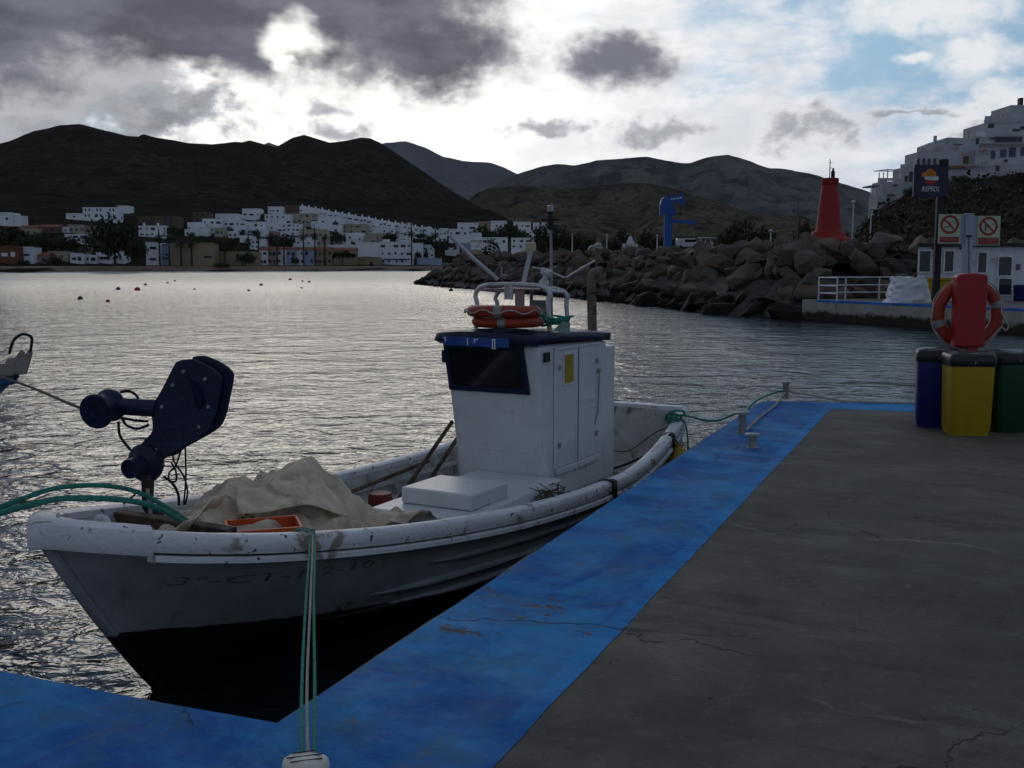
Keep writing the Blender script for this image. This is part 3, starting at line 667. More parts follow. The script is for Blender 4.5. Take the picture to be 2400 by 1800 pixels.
# cambered roof with blue fascia
mb = MB(); rows = []
ROOFA = [4.72, 4.76, 4.85, 5.2, 5.7, 6.2, 6.48]
for a, zt in zip(ROOFA, (ZR + .06, ZR + .125, ZR + .14, ZR + .135, ZR + .115, ZR + .085, ZR + .07)):
    rows.append([B(a + (.10 * abs(q) ** 3 if a < 4.9 else 0), q * .555, zt - .035 * q * q) for q in (-1, -.85, -.5, 0, .5, .85, 1)])
mb.grid(rows)
roof = mb.build('wheelhouse_roof', MNAVY, boat, smooth=True); md = roof.modifiers.new('solid', 'SOLIDIFY'); md.thickness = 0.075; md.offset = -1
def fas(q, h, off): # point on the front fascia
    a = 4.715 + .10 * abs(q) ** 3; return B(a, q * .555, ZR - .055 + h) - BX * off
mb = MB(); mb.grid([[fas(-.56 + 1.3 * i / 10, h, .006) for i in range(11)] for h in (.045, .13)]); o = mb.build('blue_fascia', MROYAL, roof); md = o.modifiers.new('solid', 'SOLIDIFY'); md.thickness = .006; md.offset = 0
mb = MB()
for b_, w_, h0, h1 in ((.68, .012, .08, .115), (.70, .04, .108, .117), (.21, .010, .055, .12), (.04, .04, .105, .115), (.075, .010, .075, .115), (-.27, .012, .03, .12), (-.31, .012, .03, .12), (-.29, .05, .11, .12), (-.29, .05, .03, .04)):
    p = fas(b_, (h0 + h1) / 2, .012); mb.box(p, (.004, w_, h1 - h0), BX, BY)
mb.build('worn_lettering', mat('white_lettering', (.7, .72, .75), .6), roof)
# tubular gantry on the roof
def arch(a, top, wb, wt, lean=0.0):
    zb = ZR + .09
    return [B(a, -wb, zb), B(a - lean, -wb + .02, zb + .30), B(a - lean, -wt - .05, top - .08), B(a - lean, -wt + .08, top), B(a - lean, wt - .08, top), B(a - lean, wt + .05, top - .09), B(a - lean, wb - .02, zb + .25), B(a, wb, zb)]
gan = MB().tube(curve(arch(5.35, 2.40, .41, .36), 3), .024, 8).build('gantry', MWHITE, boat, smooth=True)
MB().tube(curve(arch(5.75, 2.36, .41, .36), 3), .022, 8).build('rear_hoop', MWHITE, gan, smooth=True)
mb = MB(); mb.box(B(5.55, 0, 2.36), (.36, .60, .012), BX, BY); mb.build('rack_plate', mat('pinkish_primer', (.34, .24, .22), .7, .2, 4), gan)
for q in (-.35, .35): MB().tube([B(5.35, q, 2.36), B(5.75, q, 2.33)], .018, 6).build('cross_tube', MWHITE, gan, smooth=True)
mb = MB(); mb.box(B(5.32, .02, 2.34), (.03, .09, .15), BX, BY); mb.build('bracket', MWHITE, gan, bevel=.005)
mb = MB(); mb.box(B(5.34, -.09, 2.27), (.012, .10, .16), BX, BY); mb.build('bracket_plate', mat('pinkish_primer', (.34, .24, .22)), gan)
def bpix(px, py, a, b=None):
    """point seen at px,py in the plane across the boat at distance a from the bow"""
    d = ray(px, py); n = BX; o_ = Vector((0, 0, HC)); t = ((B(a, 0, 0) - o_).dot(n)) / d.dot(n); return o_ + d * t
MB().tube([bpix(1165, 654, 5.4), bpix(1107, 604, 5.1), bpix(1051, 549, 4.8)], [.020, .021, .017], 8).build('boat_hook_aerial', MWHITE, gan, smooth=True)
MB().tube([bpix(1226, 668, 5.5), bpix(1243, 592, 5.45)], .022, 8).build('lamp_stalk', MWHITE, gan, smooth=True)
mb = MB(); mb.box(bpix(1243, 578, 5.45) , (.07, .09, .09), BX, BY); mb.build('floodlight', mat('yellowed_plastic', (.45, .40, .26), .5), gan, bevel=.01)
mb = MB(); p = bpix(1176, 650, 5.4); mb.tube([p, p + Vector((0, 0, .10))], .012, 6); mb.box(p + Vector((.03, 0, .02)), (.05, .02, .015)); mb.build('antenna_mount', MSTEEL, gan)
p0 = bpix(1275, 664, 5.45); p1 = bpix(1283, 638, 5.42)
mb = MB(); mb.tube([p0, bpix(1279, 648, 5.43), p1], .028, 8); mb.lathe([(.042, -.03), (.05, 0), (.042, .03)], p0, BX, 12); mb.tube([bpix(1270, 635, 5.42), bpix(1292, 641, 5.42)], .035, 10); mb.build('horn_lamp', MWHITE, gan, smooth=True)
MB().tube(curve([bpix(1248, 627, 5.4), bpix(1272, 631, 5.4), bpix(1300, 641, 5.42), bpix(1326, 650, 5.42), bpix(1348, 638, 5.4), bpix(1394, 611, 5.35)], 5), .010, 6).build('whip_aerial', mat('bare_aluminium', (.55, .54, .52), .4, metal=.3), gan, smooth=True)
MB().tube([bpix(1245, 722, 5.9), bpix(1247, 630, 5.9)], .018, 8).build('stub_post', MRUST, boat, smooth=True)
mast = MB().tube([bpix(1292, 748, 6.0), bpix(1292, 600, 6.0), bpix(1290, 512, 6.0)], [.018, .015, .012], 8).build('mast', MSTEEL, boat, smooth=True)
mb = MB(); p = bpix(1290, 508, 6.0); mb.lathe([(.02, -.10), (.036, -.06), (.032, 0), (.024, .02), (.036, .04), (.036, .05)], p, n=12); mb.tube([p + BY * -.10 + Vector((0, 0, -.03)), p + BY * .10 + Vector((0, 0, -.03))], .012, 6); mb.build('lamp_base', MBLACK, mast, smooth=True)
mb = MB(); mb.lathe([(.034, .05), (.036, .075), (.032, .105), (.015, .115)], p, n=12); mb.build('masthead_lens', mat('clear_lens', (.34, .34, .33), .2), mast, smooth=True)
mb = MB(); mb.box(bpix(1297, 533, 6.0), (.05, .10, .05), BX, BY); mb.build('junction_box', MBLACK, mast)
mb = MB(); mb.box(bpix(1267, 722, 5.85), (.10, .20, .16), BX, BY); mb.build('grey_box', mat('grey_plastic_box', (.30, .31, .32), .6), boat, bevel=.01)
# exhaust pipe behind the wheelhouse
ex = [bpix(1388, 905, 6.95), bpix(1388, 760, 6.95), bpix(1386, 665, 6.95), bpix(1389, 645, 6.95), bpix(1400, 636, 6.95), bpix(1410, 637, 6.95)]
MB().tube(curve(ex, 4), .052, 12).build('exhaust_pipe', MRUST, boat, smooth=True)
# black straps nailed over the rail
for a in (5.05, 6.9):
    mb = MB()
    rows = sweep([(-.125, -.05), (-.125, .024), (-.02, .032), (.012, .02), (.018, -.16), (.0, -.17)], [a - .05, a + .05], -1); mb.grid(rows); o = mb.build('rail_strap', MBLACK, boat, smooth=True)
    md = o.modifiers.new('solid', 'SOLIDIFY'); md.thickness = .008
# thwart and timber at the bow
mb = MB(); mb.box(B(1.55, .18, .80), (.30, 1.15, .05), BX, BY); mb.build('bow_thwart', MWOOD, boat, bevel=.006)
mb = MB(); mb.box(B(1.15, .2, .93), (.10, 1.0, .06), BX, BY); mb.build('bow_beam', MWOOD, boat, bevel=.006)

# net hauler on its post
HY = 7.1
def hp(zx, zy, Y=HY): return aty(zx / 2.765, zy / 2.765 + 700, Y)
plate = [(1165, 400), (1235, 395), (1330, 432), (1400, 480), (1427, 535), (1400, 680), (1375, 790), (1330, 870), (1210, 945), (1110, 1000), (1040, 1050), (900, 1060), (868, 1000), (930, 920), (985, 850), (975, 700), (1015, 640), (1060, 560), (1110, 460), (1135, 415)]
plate = curve([hp(*p) for p in plate + plate[:1]], 4)[:-1]; back = Vector((.055, .10, .015))
haul = MB().prism(plate, Vector((.012, .02, .003))).build('net_hauler', MNAVY, boat, bevel=.006)
MB().prism([p + back for p in plate[:44]], Vector((.012, .02, .003))).build('rear_plate', MNAVY, haul, bevel=.006)
mb = MB(); cc = hp(1205, 640); mb.lathe([(.12, .025), (.09, .05), (.09, .07), (.12, .095)], cc, back, 28); mb.build('hauling_wheel', MNAVY, haul, smooth=True)
for bx_, by_ in ((1190, 470), (1330, 520), (1350, 700), (1290, 830), (1050, 700), (1120, 560), (1010, 980)): MB().lathe([(.012, -.012), (.014, -.004), (.014, .004)], hp(bx_, by_, HY - .003), (0, 1, 0), 6).build('bolt', MSTEEL, haul)
axr = (hp(615, 735, HY - .12) - hp(715, 690, HY + .05)).normalized()
c1 = hp(615, 735, HY - .12)
mb = MB(); mb.lathe([(.03, -.005), (.035, .0), (.115, .0), (.118, -.012), (.118, -.022), (.10, -.035), (.088, -.07), (.088, -.13), (.10, -.16), (.112, -.17), (.112, -.19), (.05, -.20)], c1, axr, 32); mb.build('side_drum', MNAVY, haul, smooth=True)
MB().tube([c1 - axr * .19, hp(820, 700, HY + .02), hp(1010, 710, HY + .03)], [.05, .058, .06], 12).build('drum_arm', MNAVY, haul, smooth=True)
c2 = hp(835, 1105, HY - .14); ax2 = (c2 - hp(985, 1050, HY + .08)).normalized()
mb = MB(); mb.lathe([(.05, -.02), (.052, 0), (.066, 0), (.068, -.02), (.066, -.12), (.085, -.13), (.132, -.15), (.135, -.17), (.125, -.20), (.10, -.24)], c2, ax2, 28); mb.build('motor_drum', MNAVY, haul, smooth=True)
MB().tube([hp(958, 1130), hp(958, 1340), B(1.62, .28, DZ)], [.045, .042, .042], 12).build('post', mat('dark_steel_post', (.03, .028, .028), .6, .3, 9, col2=(.07, .035, .02)), haul, smooth=True)
for hs in ([(780, 605), (830, 600), (870, 615), (900, 650)], [(790, 770), (820, 820), (890, 842), (965, 818)], [(800, 775), (880, 790), (960, 795)], [(768, 795), (775, 880), (820, 950), (870, 1000)], [(1120, 1000), (1130, 1060), (1190, 1150), (1215, 1250), (1200, 1335)], [(1060, 1150), (1120, 1200), (1155, 1270), (1160, 1340)], [(1200, 960), (1205, 1120), (1200, 1230), (1190, 1335)], [(1175, 975), (1140, 1080), (1095, 1130), (1100, 1180), (1140, 1180), (1140, 1120), (1110, 1060)], [(905, 1240), (850, 1290), (780, 1350), (740, 1400)]):
    MB().tube(curve([hp(x, y, HY + .06) for x, y in hs], 6), .010 if hs[0][0] < 1100 and hs[0][1] < 1200 else .007, 6).build('hose', MBLACK, haul, smooth=True)
MB().tube([hp(955, 1230, HY - .1), hp(975, 1380, HY - .12), hp(958, 1520, HY - .15)], .014, 6).build('steel_stay', MSTEEL, haul, smooth=True)

# ------------------------------------------------------------------ things lying in the boat
MTARP = mat('stained_canvas', (0.68, 0.58, 0.44), 0.85, 0.22, 5, 0.5, 60, col2=(0.40, 0.31, 0.215), c2=(0.46, 0.66), s2=3.2, third=(0.17, 0.07, 0.03), c3=(0.70, 0.75), s3=5)
ctl = [(395, 1252, .88), (450, 1215, .93), (532, 1158, 1.02), (542, 1123, 1.08), (575, 1128, 1.06), (615, 1134, 1.03), (660, 1100, 1.08), (709, 1069, 1.15), (734, 1086, 1.10), (767, 1127, .96), (819, 1160, .76), (870, 1178, .64), (931, 1186, .54), (850, 1215, .60), (450, 1252, .84), (540, 1245, .82), (620, 1228, .82), (680, 1225, .82), (750, 1240, .74), (820, 1240, .68), (900, 1240, .58), (640, 1180, .93), (720, 1160, .95), (790, 1200, .78), (580, 1185, .92)]
cp = []
for px, py, z in ctl:
    p = atz(px, py, z) - B0; cp.append((p.dot(BX), p.dot(BY), z))
cp += [(2.2, .95, .62), (2.9, 1.0, .55), (3.4, .75, .50), (1.6, .8, .66), (3.7, .4, .5), (1.2, .55, .75)]
def tz(a, b):
    sw = sz = 0
    for x, y, z in cp:
        w_ = 1 / (((a - x) ** 2 + (b - y) ** 2) + 0.004) ** 1.7; sw += w_; sz += w_ * z
    return sz / sw
def vor(x, y, k): return mnoise.voronoi(Vector((x * k, y * k, .37)))[0]
def crumple(a, b):
    """creased like stiff cloth: ridges along the borders of uneven cells"""
    wx, wy = .18 * fbm(a * 1.7, b * 1.7, 2.2, 2), .18 * fbm(a * 1.7, b * 1.7, 7.7, 2)
    d1 = vor(a + wx, (b + wy) * 1.5, 2.0); d2 = vor(a * 1.1 + b * .4 + wy, b - wx, 4.6); d3 = vor(a - b * .5, b + .3 * a, 9.5)
    return .26 * min(d1[0], .75) + .085 * (d2[1] - d2[0]) + .045 * d2[0] + .02 * d3[0]
rows = []
for j in range(96):
    row = []
    for i in range(150):
        s_, t_ = i / 149, j / 95
        a = 0.98 + 2.25 * s_ + .10 * fbm(t_ * 4, 1.5); cen = .22 - .10 * s_; hw = .60 * (0.45 + .55 * math.sin(math.pi * min(1, s_ * 1.15 + .08)) ** .6) + .09 * fbm(s_ * 6, 3.3)
        b = cen + (t_ * 2 - 1) * hw
        z = tz(a, b) + crumple(a, b) - .20
        ed = min(s_, 1 - s_, t_, 1 - t_); z -= max(0, .05 - ed) * 1.6
        row.append(B(a, b, max(z, DZ + .06)))
    rows.append(row)
mb = MB(); mb.grid(rows)
o = mb.build('tarpaulin', MTARP, smooth=True, org=B(2.3, .2, DZ), recalc=False)
md = o.modifiers.new('solid', 'SOLIDIFY'); md.thickness = .006
tag(o, 'crumpled dirty beige canvas heaped in the front of the fishing boat', 'tarpaulin')
# turned-over hem running down to the rail, and the stiff peak standing up
ORG[o] = B(2.3, .2, DZ)
pa_, pb_ = atz(395, 1262, .93), atz(535, 1150, 1.10); rows = []
for i in range(15):
    c_ = pa_.lerp(pb_, i / 14) + Vector((0, 0, .02 * math.sin(i * .9))); w_ = .055 + .012 * math.sin(i * 1.7); rows.append([c_ + Vector((-.5, -.2, -.75)).normalized() * w_, c_ + Vector((0, -.02, .012)), c_ + Vector((.5, .3, .6)).normalized() * w_])
h_ = MB().grid(rows).build('folded_hem', MTARP, o, smooth=True); md = h_.modifiers.new('solid', 'SOLIDIFY'); md.thickness = .008
def flap(pts, name):
    """a creased sheet spanned between an upper and a lower row of points"""
    up, lo = curve([atz(*p) for p in pts[0]], 6), curve([atz(*p) for p in pts[1]], 6); n_ = min(len(up), len(lo)); rows_ = []
    for j in range(13):
        q = j / 12; rows_.append([up[i].lerp(lo[i], q) + Vector((.0, -1, .25)) * (.055 * math.sin(math.pi * q) * fbm(i * .35, q * 2.5, 3.1, 3) + .05 * (vor(i * .11, q * 1.3, 1.6)[0] - .4) * math.sin(math.pi * q)) for i in range(n_)])
    f_ = MB().grid(rows_).build(name, MTARP, o, smooth=True); md_ = f_.modifiers.new('solid', 'SOLIDIFY'); md_.thickness = .006
flap(([(552, 1136, 1.08), (612, 1142, 1.05), (660, 1110, 1.09), (707, 1078, 1.14), (734, 1094, 1.10), (764, 1138, .97), (800, 1170, .84)], [(560, 1205, .93), (620, 1200, .93), (668, 1190, .94), (716, 1182, .94), (748, 1188, .91), (780, 1200, .86), (818, 1212, .78)]), 'raised_fold')
# upturned corner of the sheet near the engine box is a second, smaller sheet
rows = []
for j in range(14):
    rows.append([])
    for i in range(22):
        s_, t_ = i / 21, j / 13; a = 2.92 + .50 * s_; b = -.40 + .62 * t_
        rows[-1].append(B(a, b, .58 + .10 * math.sin(s_ * 3.0) * (1 - t_) + .05 * (1 - 2 * abs(fbm(a * 4, b * 4, 2, 2))) - .09 * s_))
mb = MB(); mb.grid(rows); o = mb.build('canvas_sheet', MTARP, smooth=True, org=B(3.3, -.1, DZ), recalc=False); md = o.modifiers.new('solid', 'SOLIDIFY'); md.thickness = .006
tag(o, 'small folded beige canvas sheet lying against the white engine box', 'canvas')
# orange fish crate
def fish_crate(c, X, Y, L_, W_, H_, label):
    t = thing('fish_crate', label, 'crate', c); Z = Vector((0, 0, 1)); c = Vector(c)
    mo = mat('orange_crate_plastic', (0.60, 0.085, 0.02), .5, .12, 8)
    MB().box(c + Z * .01, (L_, W_, .02), X, Y).build('crate_floor', mo, t)
    for s in (-1, 1):
        MB().box(c + Y * s * W_ / 2 + Z * H_ / 2, (L_, .018, H_), X, Y).build('side_wall', mo, t, bevel=.003)
        MB().box(c + X * s * L_ / 2 + Z * H_ / 2, (.018, W_ - .02, H_), X, Y).build('end_wall', mo, t, bevel=.003)
        MB().box(c + Y * s * (W_ / 2 + .008) + Z * (H_ - .015), (L_ + .02, .02, .03), X, Y).build('rim', mo, t, bevel=.003)
        MB().box(c + Y * s * (W_ / 2 + .0095) + Z * (H_ - .055), (.09, .004, .022), X, Y).build('hand_hole', MBLACK, t)
    return t
pc = atz(620, 1262, .80); cr = pc - B0
dX = (atz(700, 1250, .8) - atz(545, 1262, .8)); dX.z = 0; dX.normalize(); dY = Vector((-dX.y, dX.x, 0))
fish_crate(atz(621, 1256, .86) + dY * .12 - Vector((0, 0, .105)), dX, dY, .46, .32, .16, 'orange plastic fish crate under the canvas behind the near rail')
# blue-grey rag and dark net heap by the hauler post
def heap(name, label, cat, c, rx, ry, rz, m, seed, n=26, k=14, amp=.35, fr_=3.0, X=BX, Y=BY):
    rows = []
    for j in range(k + 1):
        th_ = j / k * math.pi / 2; row = []
        for i in range(n):
            ph = 2 * math.pi * i / n; d = Vector((math.cos(ph) * math.cos(th_), math.sin(ph) * math.cos(th_), math.sin(th_)))
            q = 1 + amp * fbm(d.x * fr_ + seed, d.y * fr_, d.z * fr_, 4)
            row.append(Vector(c) + X * d.x * rx * q + Y * d.y * ry * q + Vector((0, 0, d.z * rz * q)))
        rows.append(row)
    mbx = MB(); mbx.grid(rows, closed=True); o = mbx.build(name, m, smooth=True, org=c); tag(o, label, cat); return o
heap('net_heap', 'dark tangled heap of netting at the foot of the net hauler', 'net', B(1.62, .30, .66), .26, .24, .17, mat('dark_netting', (.022, .020, .017), .95, .4, 30, 1, 90), 2.0, amp=.7, fr_=4)
mb = MB()
for k in range(14):
    a0 = random.uniform(0, 6.28); c = B(1.62 + random.uniform(-.15, .2), .32 + random.uniform(-.15, .15), .80)
    mb.tube(curve([c + Vector((math.cos(a0 + q) * .14, math.sin(a0 + q) * .14, .03 * math.sin(3 * q + k) + .02 * q)) for q in (0, .9, 1.8, 2.7, 3.6)], 4), .009, 5)
tag(mb.build('rope_tangle', MROPED, smooth=True, org=B(1.85, .02, .8)), 'dark loops of rope lying on the net heap beside the hauler', 'rope')
# lifebuoys stacked on the wheelhouse roof
def lifebuoy(c, X, Y, Rr, r, label, group=None, rope=True):
    c = Vector(c); t = thing('lifebuoy', label, 'lifebuoy', c, group); Z = Vector(X).cross(Vector(Y)).normalized()
    MB().torus(c, Rr, r, X, Y, 48, 14, sq=.85).build('ring', MORANGE, t, smooth=True)
    for k in range(4):
        a = .32 + k * math.pi / 2; MB().torus(c, Rr, r * 1.03, X, Y, 5, 14, a - .11, a + .11, sq=.86).build('reflective_band', MBAND, t, smooth=True)
    if rope:
        pts = []
        for k in range(33):
            a = 2 * math.pi * k / 32; ph = (k % 8) / 8; d = Vector(X).normalized() * math.cos(a) + Vector(Y).normalized() * math.sin(a)
            pts.append(c + d * (Rr + r * 1.02 + .004 + .012 * math.sin(ph * math.pi)) + Z * (r * .3 * math.sin(k * 1.7)))
        MB().tube(curve(pts, 2), .007, 6).build('grab_line', MROPEW, t, smooth=True)
    return t
rz_ = ZR + .165
lifebuoy(B(5.12, -.08, rz_ + .04), BX, BY, .285, .058, 'lower orange lifebuoy lying flat on the wheelhouse roof', rope=False)
lifebuoy(B(5.08, -.06, rz_ + .135), (BX + Vector((0, 0, -.03))), BY, .29, .064, 'upper orange lifebuoy with looped white line on the wheelhouse roof')
mb = MB(); rr = random.Random(4)
c = B(5.42, -.44, ZR + .16)
for k in range(7):
    q = .13 + rr.uniform(-.03, .03); off = Vector((rr.uniform(-.03, .03), rr.uniform(-.03, .03), k * .010)); ti = rr.uniform(-.35, .35)
    mb.tube([c + off + BX * q * math.cos(x * .33) + BY * q * math.sin(x * .33) + Vector((0, 0, ti * q * math.sin(x * .33) + .02)) for x in range(20)], .009, 6)
tag(mb.build('rope_coil', MROPEG, smooth=True, org=c), 'coil of green rope on the quay-side corner of the wheelhouse roof', 'rope')
mb = MB(); mb.prism([B(5.2, -.52, ZR + .125), B(5.25, -.66, ZR + .10), B(5.29, -.65, ZR + .19), B(5.27, -.58, ZR + .21)], BX * .01); tag(mb.build('green_offcut', mat('pale_green_plastic', (.16, .25, .22), .6), org=B(5.25, -.55, ZR + .1)), 'pale green plastic offcut hanging over the wheelhouse roof edge', 'offcut')
# poles leaning inside the far rail
for (x0, y0, x1, y1, lab) in ((1060, 988, 955, 1140, 'long dark wooden pole leaning over the far rail, left of the wheelhouse'), (1078, 1018, 1000, 1135, 'shorter dark pole leaning beside the wheelhouse front corner')):
    p1 = aty(x1, y1, 10.15); p0 = aty(x0, y0, 10.75)
    dn = (p1 - p0).normalized()
    end = p1 + dn * max(0, (p1.z - DZ - .02) / -dn.z) if dn.z < 0 else p1
    o = MB().tube([p0, p1, end], .021, 8).build('wooden_pole', MWOOD, smooth=True, org=end); tag(o, lab, 'pole', 'wooden poles in the boat')
o = MB().tube([B(3.3, .72, .58), B(5.3, .95, .60)], .02, 8).build('oar_shaft', MWOOD, smooth=True, org=B(3.3, .72, .58)); tag(o, 'thin brown shaft lying along the far side behind the engine box', 'shaft')
o = MB().lathe([(.09, 0), (.11, .02), (.11, .16), (.10, .2), (.09, .2)], B(4.0, .62, DZ), n=16).build('red_bucket', mat('dull_red_plastic', (.16, .02, .015), .6), smooth=True, org=B(4.0, .62, DZ)); tag(o, 'dull red bucket between the engine box and far side', 'bucket')
mb = MB(); rr = random.Random(9)
for k in range(26):
    p = B(4.75 + rr.uniform(-.2, .2), -.72 + rr.uniform(-.06, .06), .50); mb.tube(curve([p, p + Vector((rr.uniform(-.08, .08), rr.uniform(-.08, .08), rr.uniform(.02, .10))), p + Vector((rr.uniform(-.14, .14), rr.uniform(-.14, .14), rr.uniform(.0, .14)))], 3), .005, 4)
tag(mb.build('dry_weed', mat('dry_weed', (.10, .08, .05), .9), org=B(4.75, -.72, .45)), 'scraggy clump of dry weed beside the engine box at the near rail', 'weed')
# ropes
def rope(name, pts, r, m, label, n=8, cat='rope'):
    c = curve(pts, n); o = MB().tube(c, r, 7).build(name, m, smooth=True, org=c[0]); tag(o, label, cat); return o
rope('green_mooring_rope', [B(1.25, .05, .86), B(.75, -.02, 1.16), B(.28, .05, 1.285), B(0.0, .10, 1.29), B(-.25, .32, 1.20), B(-.6, .75, .98), B(-1.2, 1.5, .72)], .018, MROPEG, 'green mooring rope led over the bow cap and down to the left, nearer strand')
rope('green_mooring_rope', [B(1.35, .18, .86), B(.85, .20, 1.20), B(.4, .25, 1.31), B(.05, .28, 1.28), B(-.3, .50, 1.14), B(-.65, .9, .90), B(-1.2, 1.65, .62)], .015, MROPEG, 'thinner green mooring rope beside the first over the bow cap, farther strand')
bol = atz(716, 1786, 1.20)
gp = B(1.24, -.86, sheer(1.24) + .03)
for dx, m_, lab, rr in ((-.020, MROPEG, 'green strand of the bow line down to the white bollard, left one', .0065), (.012, MROPEG, 'green strand of the bow line down to the white bollard, right one', .0065), (-.002, MROPEW, 'pale grey strand between the two green strands of the bow line', .006)):
    g0 = gp + BX * dx * 1.4; b1 = bol + Vector((dx * 1.1, .045, -.10)); mid1 = g0.lerp(b1, .42) + Vector((dx * .2, 0, -.012)); kn = g0.lerp(b1, .74) + Vector((-.01 if dx < 0 else .004, 0, -.02))
    pts = [gp + BY * .16 + BX * dx + Vector((0, 0, -.12)), gp + BY * .12 + BX * dx + Vector((0, 0, .0)), gp + BX * dx * 1.3 + BY * .02 + Vector((0, 0, .012)), g0 - BY * .012 + Vector((0, 0, -.015)), mid1, kn, b1]
    rope('mooring_line', pts, rr, m_, lab)
# white-capped bollard in front of the camera
bt = thing('mooring_bollard', 'white capped bollard at the bottom of the picture on blue paint', 'bollard', (bol.x, bol.y, QZ))
base = Vector((bol.x, bol.y, QZ))
MB().lathe([(.075, 0), (.075, .012), (.042, .02), (.038, .12), (.045, .20), (.05, .225)], base, n=24).build('stem', mat('dark_iron', (.03, .028, .03), .6, .3, 8, col2=(.07, .03, .02)), bt, smooth=True)
cap = []
for k in range(40):
    a = 2 * math.pi * k / 40; r_ = .062 * (1 + .07 * math.cos(2 * a + .3) + .03 * math.sin(3 * a)); 
    if .75 < a < 1.35: r_ *= .90
    cap.append((math.cos(a) * r_, math.sin(a) * r_))
rows = [[base + Vector((x * q, y * q, h)) for x, y in cap] for q, h in ((.7, .215), (.98, .225), (1.02, .24), (.98, .252), (.85, .258), (.4, .262), (.02, .263))]
mb = MB(); mb.grid(rows, closed=True); mb.f.append(tuple(6 * 40 + q for q in range(40)))
mb.build('cap', mat('thick_white_paint', (.66, .64, .58), .6, .08, 12, .3, 60, col2=(.42, .38, .32), c2=(.6, .75), s2=14), bt, smooth=True)
mb = MB()
for k, (x0, x1, y) in enumerate(((-.045, .02, .030), (-.055, .045, .004), (-.04, .05, -.022))): mb.box(base + Vector(((x0 + x1) / 2, y + .008, .2622)), (x1 - x0, .0022, .0035), (1, .28, 0), (-.28, 1, 0))
mb.build('crack', MBLACK, bt)
# steel bollards at the far end of the quay
def steel_bollard(px, py, h, rc, label):
    p = atz(px, py, QZ); t = thing('steel_bollard', label, 'bollard', p, 'steel bollards at the quay end')
    MB().lathe([(.055, 0), (.055, .01), (.038, .012), (.036, h - .02), (.036, h - .015)], p, n=16).build('stem', MSTEEL, t, smooth=True)
    MB().lathe([(.04, h - .02), (rc, h - .014), (rc, h), (rc * .9, h + .006), (.01, h + .008)], p, n=20).build('cap', MSTEEL, t, smooth=True); return p
b1 = steel_bollard(1841, 934, .205, .058, 'steel bollard on the far blue corner with ropes round it')
b2 = steel_bollard(1739, 1015, .205, .080, 'taller steel bollard near the quay edge, second from the far corner')
b3 = steel_bollard(1763, 1050, .125, .068, 'shortest steel bollard on the worn patch, nearest the boat stern')
rope('slack_rope', [b2 + Vector((.04, 0, .03)), b2.lerp(b1, .35) + Vector((0, 0, .02)), b2.lerp(b1, .7) + Vector((0, 0, .02)), b1 + Vector((0, 0, .08))], .011, MROPEW, 'pale rope lying on blue paint between two steel bollards')
rope('corner_rope', [b1 + Vector((0, 0, .10)), b1 + Vector((-.18, -.08, .075)), Q(9.55, .0, QZ + .025), Q(9.2, .05, QZ - .12), Q(8.6, .25, .45)], .012, MROPEG, 'green rope from the far corner bollard over the quay edge')
rope('corner_rope', [b1 + Vector((.02, 0, .09)), b1 + Vector((.3, -.05, .05)), Q(10.18, -1.0, QZ + .02), Q(10.35, -1.7, QZ + .015), Q(10.6, -2.6, QZ + .012)], .011, MROPEW, 'pale rope from the far corner bollard along the end of the quay')
sc_ = B(7.35, -.95, sheer(7.35) + .04)
mb = MB(); rr = random.Random(5)
for k in range(6):
    q = .10 + rr.uniform(-.02, .03); mb.tube([sc_ + Vector((rr.uniform(-.01, .01), 0, .01 * k)) + BX * q * 1.2 * math.cos(x * .33 + k) + BY * q * math.sin(x * .33 + k) * .8 + Vector((0, 0, (.5 - k * .22) * q * math.sin(x * .33) - .04 * (1 - math.cos(x * .33)))) for x in range(20)], .012, 6)
tag(mb.build('stern_rope', MROPEG, smooth=True, org=sc_), 'green rope knotted over the stern corner of the fishing boat', 'rope')
rope('stern_line', [sc_, sc_ - BY * .1 + Vector((0, 0, .03)), Q(8.55, .25, .88), Q(8.75, -.02, QZ + .02), b2 + Vector((-.03, 0, .04))], .012, MROPEG, 'green line from the stern corner to the quay edge')
rope('hanging_line', [sc_, sc_ - BY * .12 + Vector((0, 0, -.05)), sc_ - BY * .16 + Vector((0, 0, -.30)), sc_ - BY * .15 + Vector((0, 0, -.6))], .009, MROPEG, 'green rope end hanging from the stern corner')
rope('deck_hose', [B(6.6, -.35, DZ + .03), B(6.9, -.5, DZ + .06), B(7.15, -.72, DZ + .18), B(7.3, -.85, .72)], .014, MBLACK, 'black hose across the stern deck behind the wheelhouse', cat='hose')
rope('deck_line', [B(6.9, -.25, DZ + .25), B(7.1, -.5, DZ + .2), B(7.3, -.75, DZ + .4), B(7.42, -.9, .82)], .006, MROPED, 'thin dark line drooping across the stern deck')
mb = MB(); c = B(6.95, -.72, DZ + .02)
for k in range(5): mb.tube([c + Vector((.02 * k, .01 * k, .012 * k)) + BX * .10 * math.cos(x * .35) + BY * .13 * math.sin(x * .35) for x in range(19)], .009, 6)
tag(mb.build('rope_coil', MROPEG, smooth=True, org=c), 'small coil of green rope on the deck behind the wheelhouse', 'rope')
fp = B(6.98, -1.13, .50)
t = thing('boat_fender', 'yellow round fender squeezed between boat stern and quay', 'fender', fp); MB().lathe([(.02, -.17), (.10, -.15), (.135, -.05), (.13, .06), (.08, .14), (.03, .17), (.03, .20)], fp, n=20).build('float', mat('yellow_fender', (.42, .30, .02), .5, .15, 6, col2=(.2, .15, .04)), t, smooth=True)
MB().tube([fp + Vector((0, 0, .2)), B(6.95, -1.04, sheer(6.95) + .02)], .01, 6).build('lanyard', MROPED, t, smooth=True)
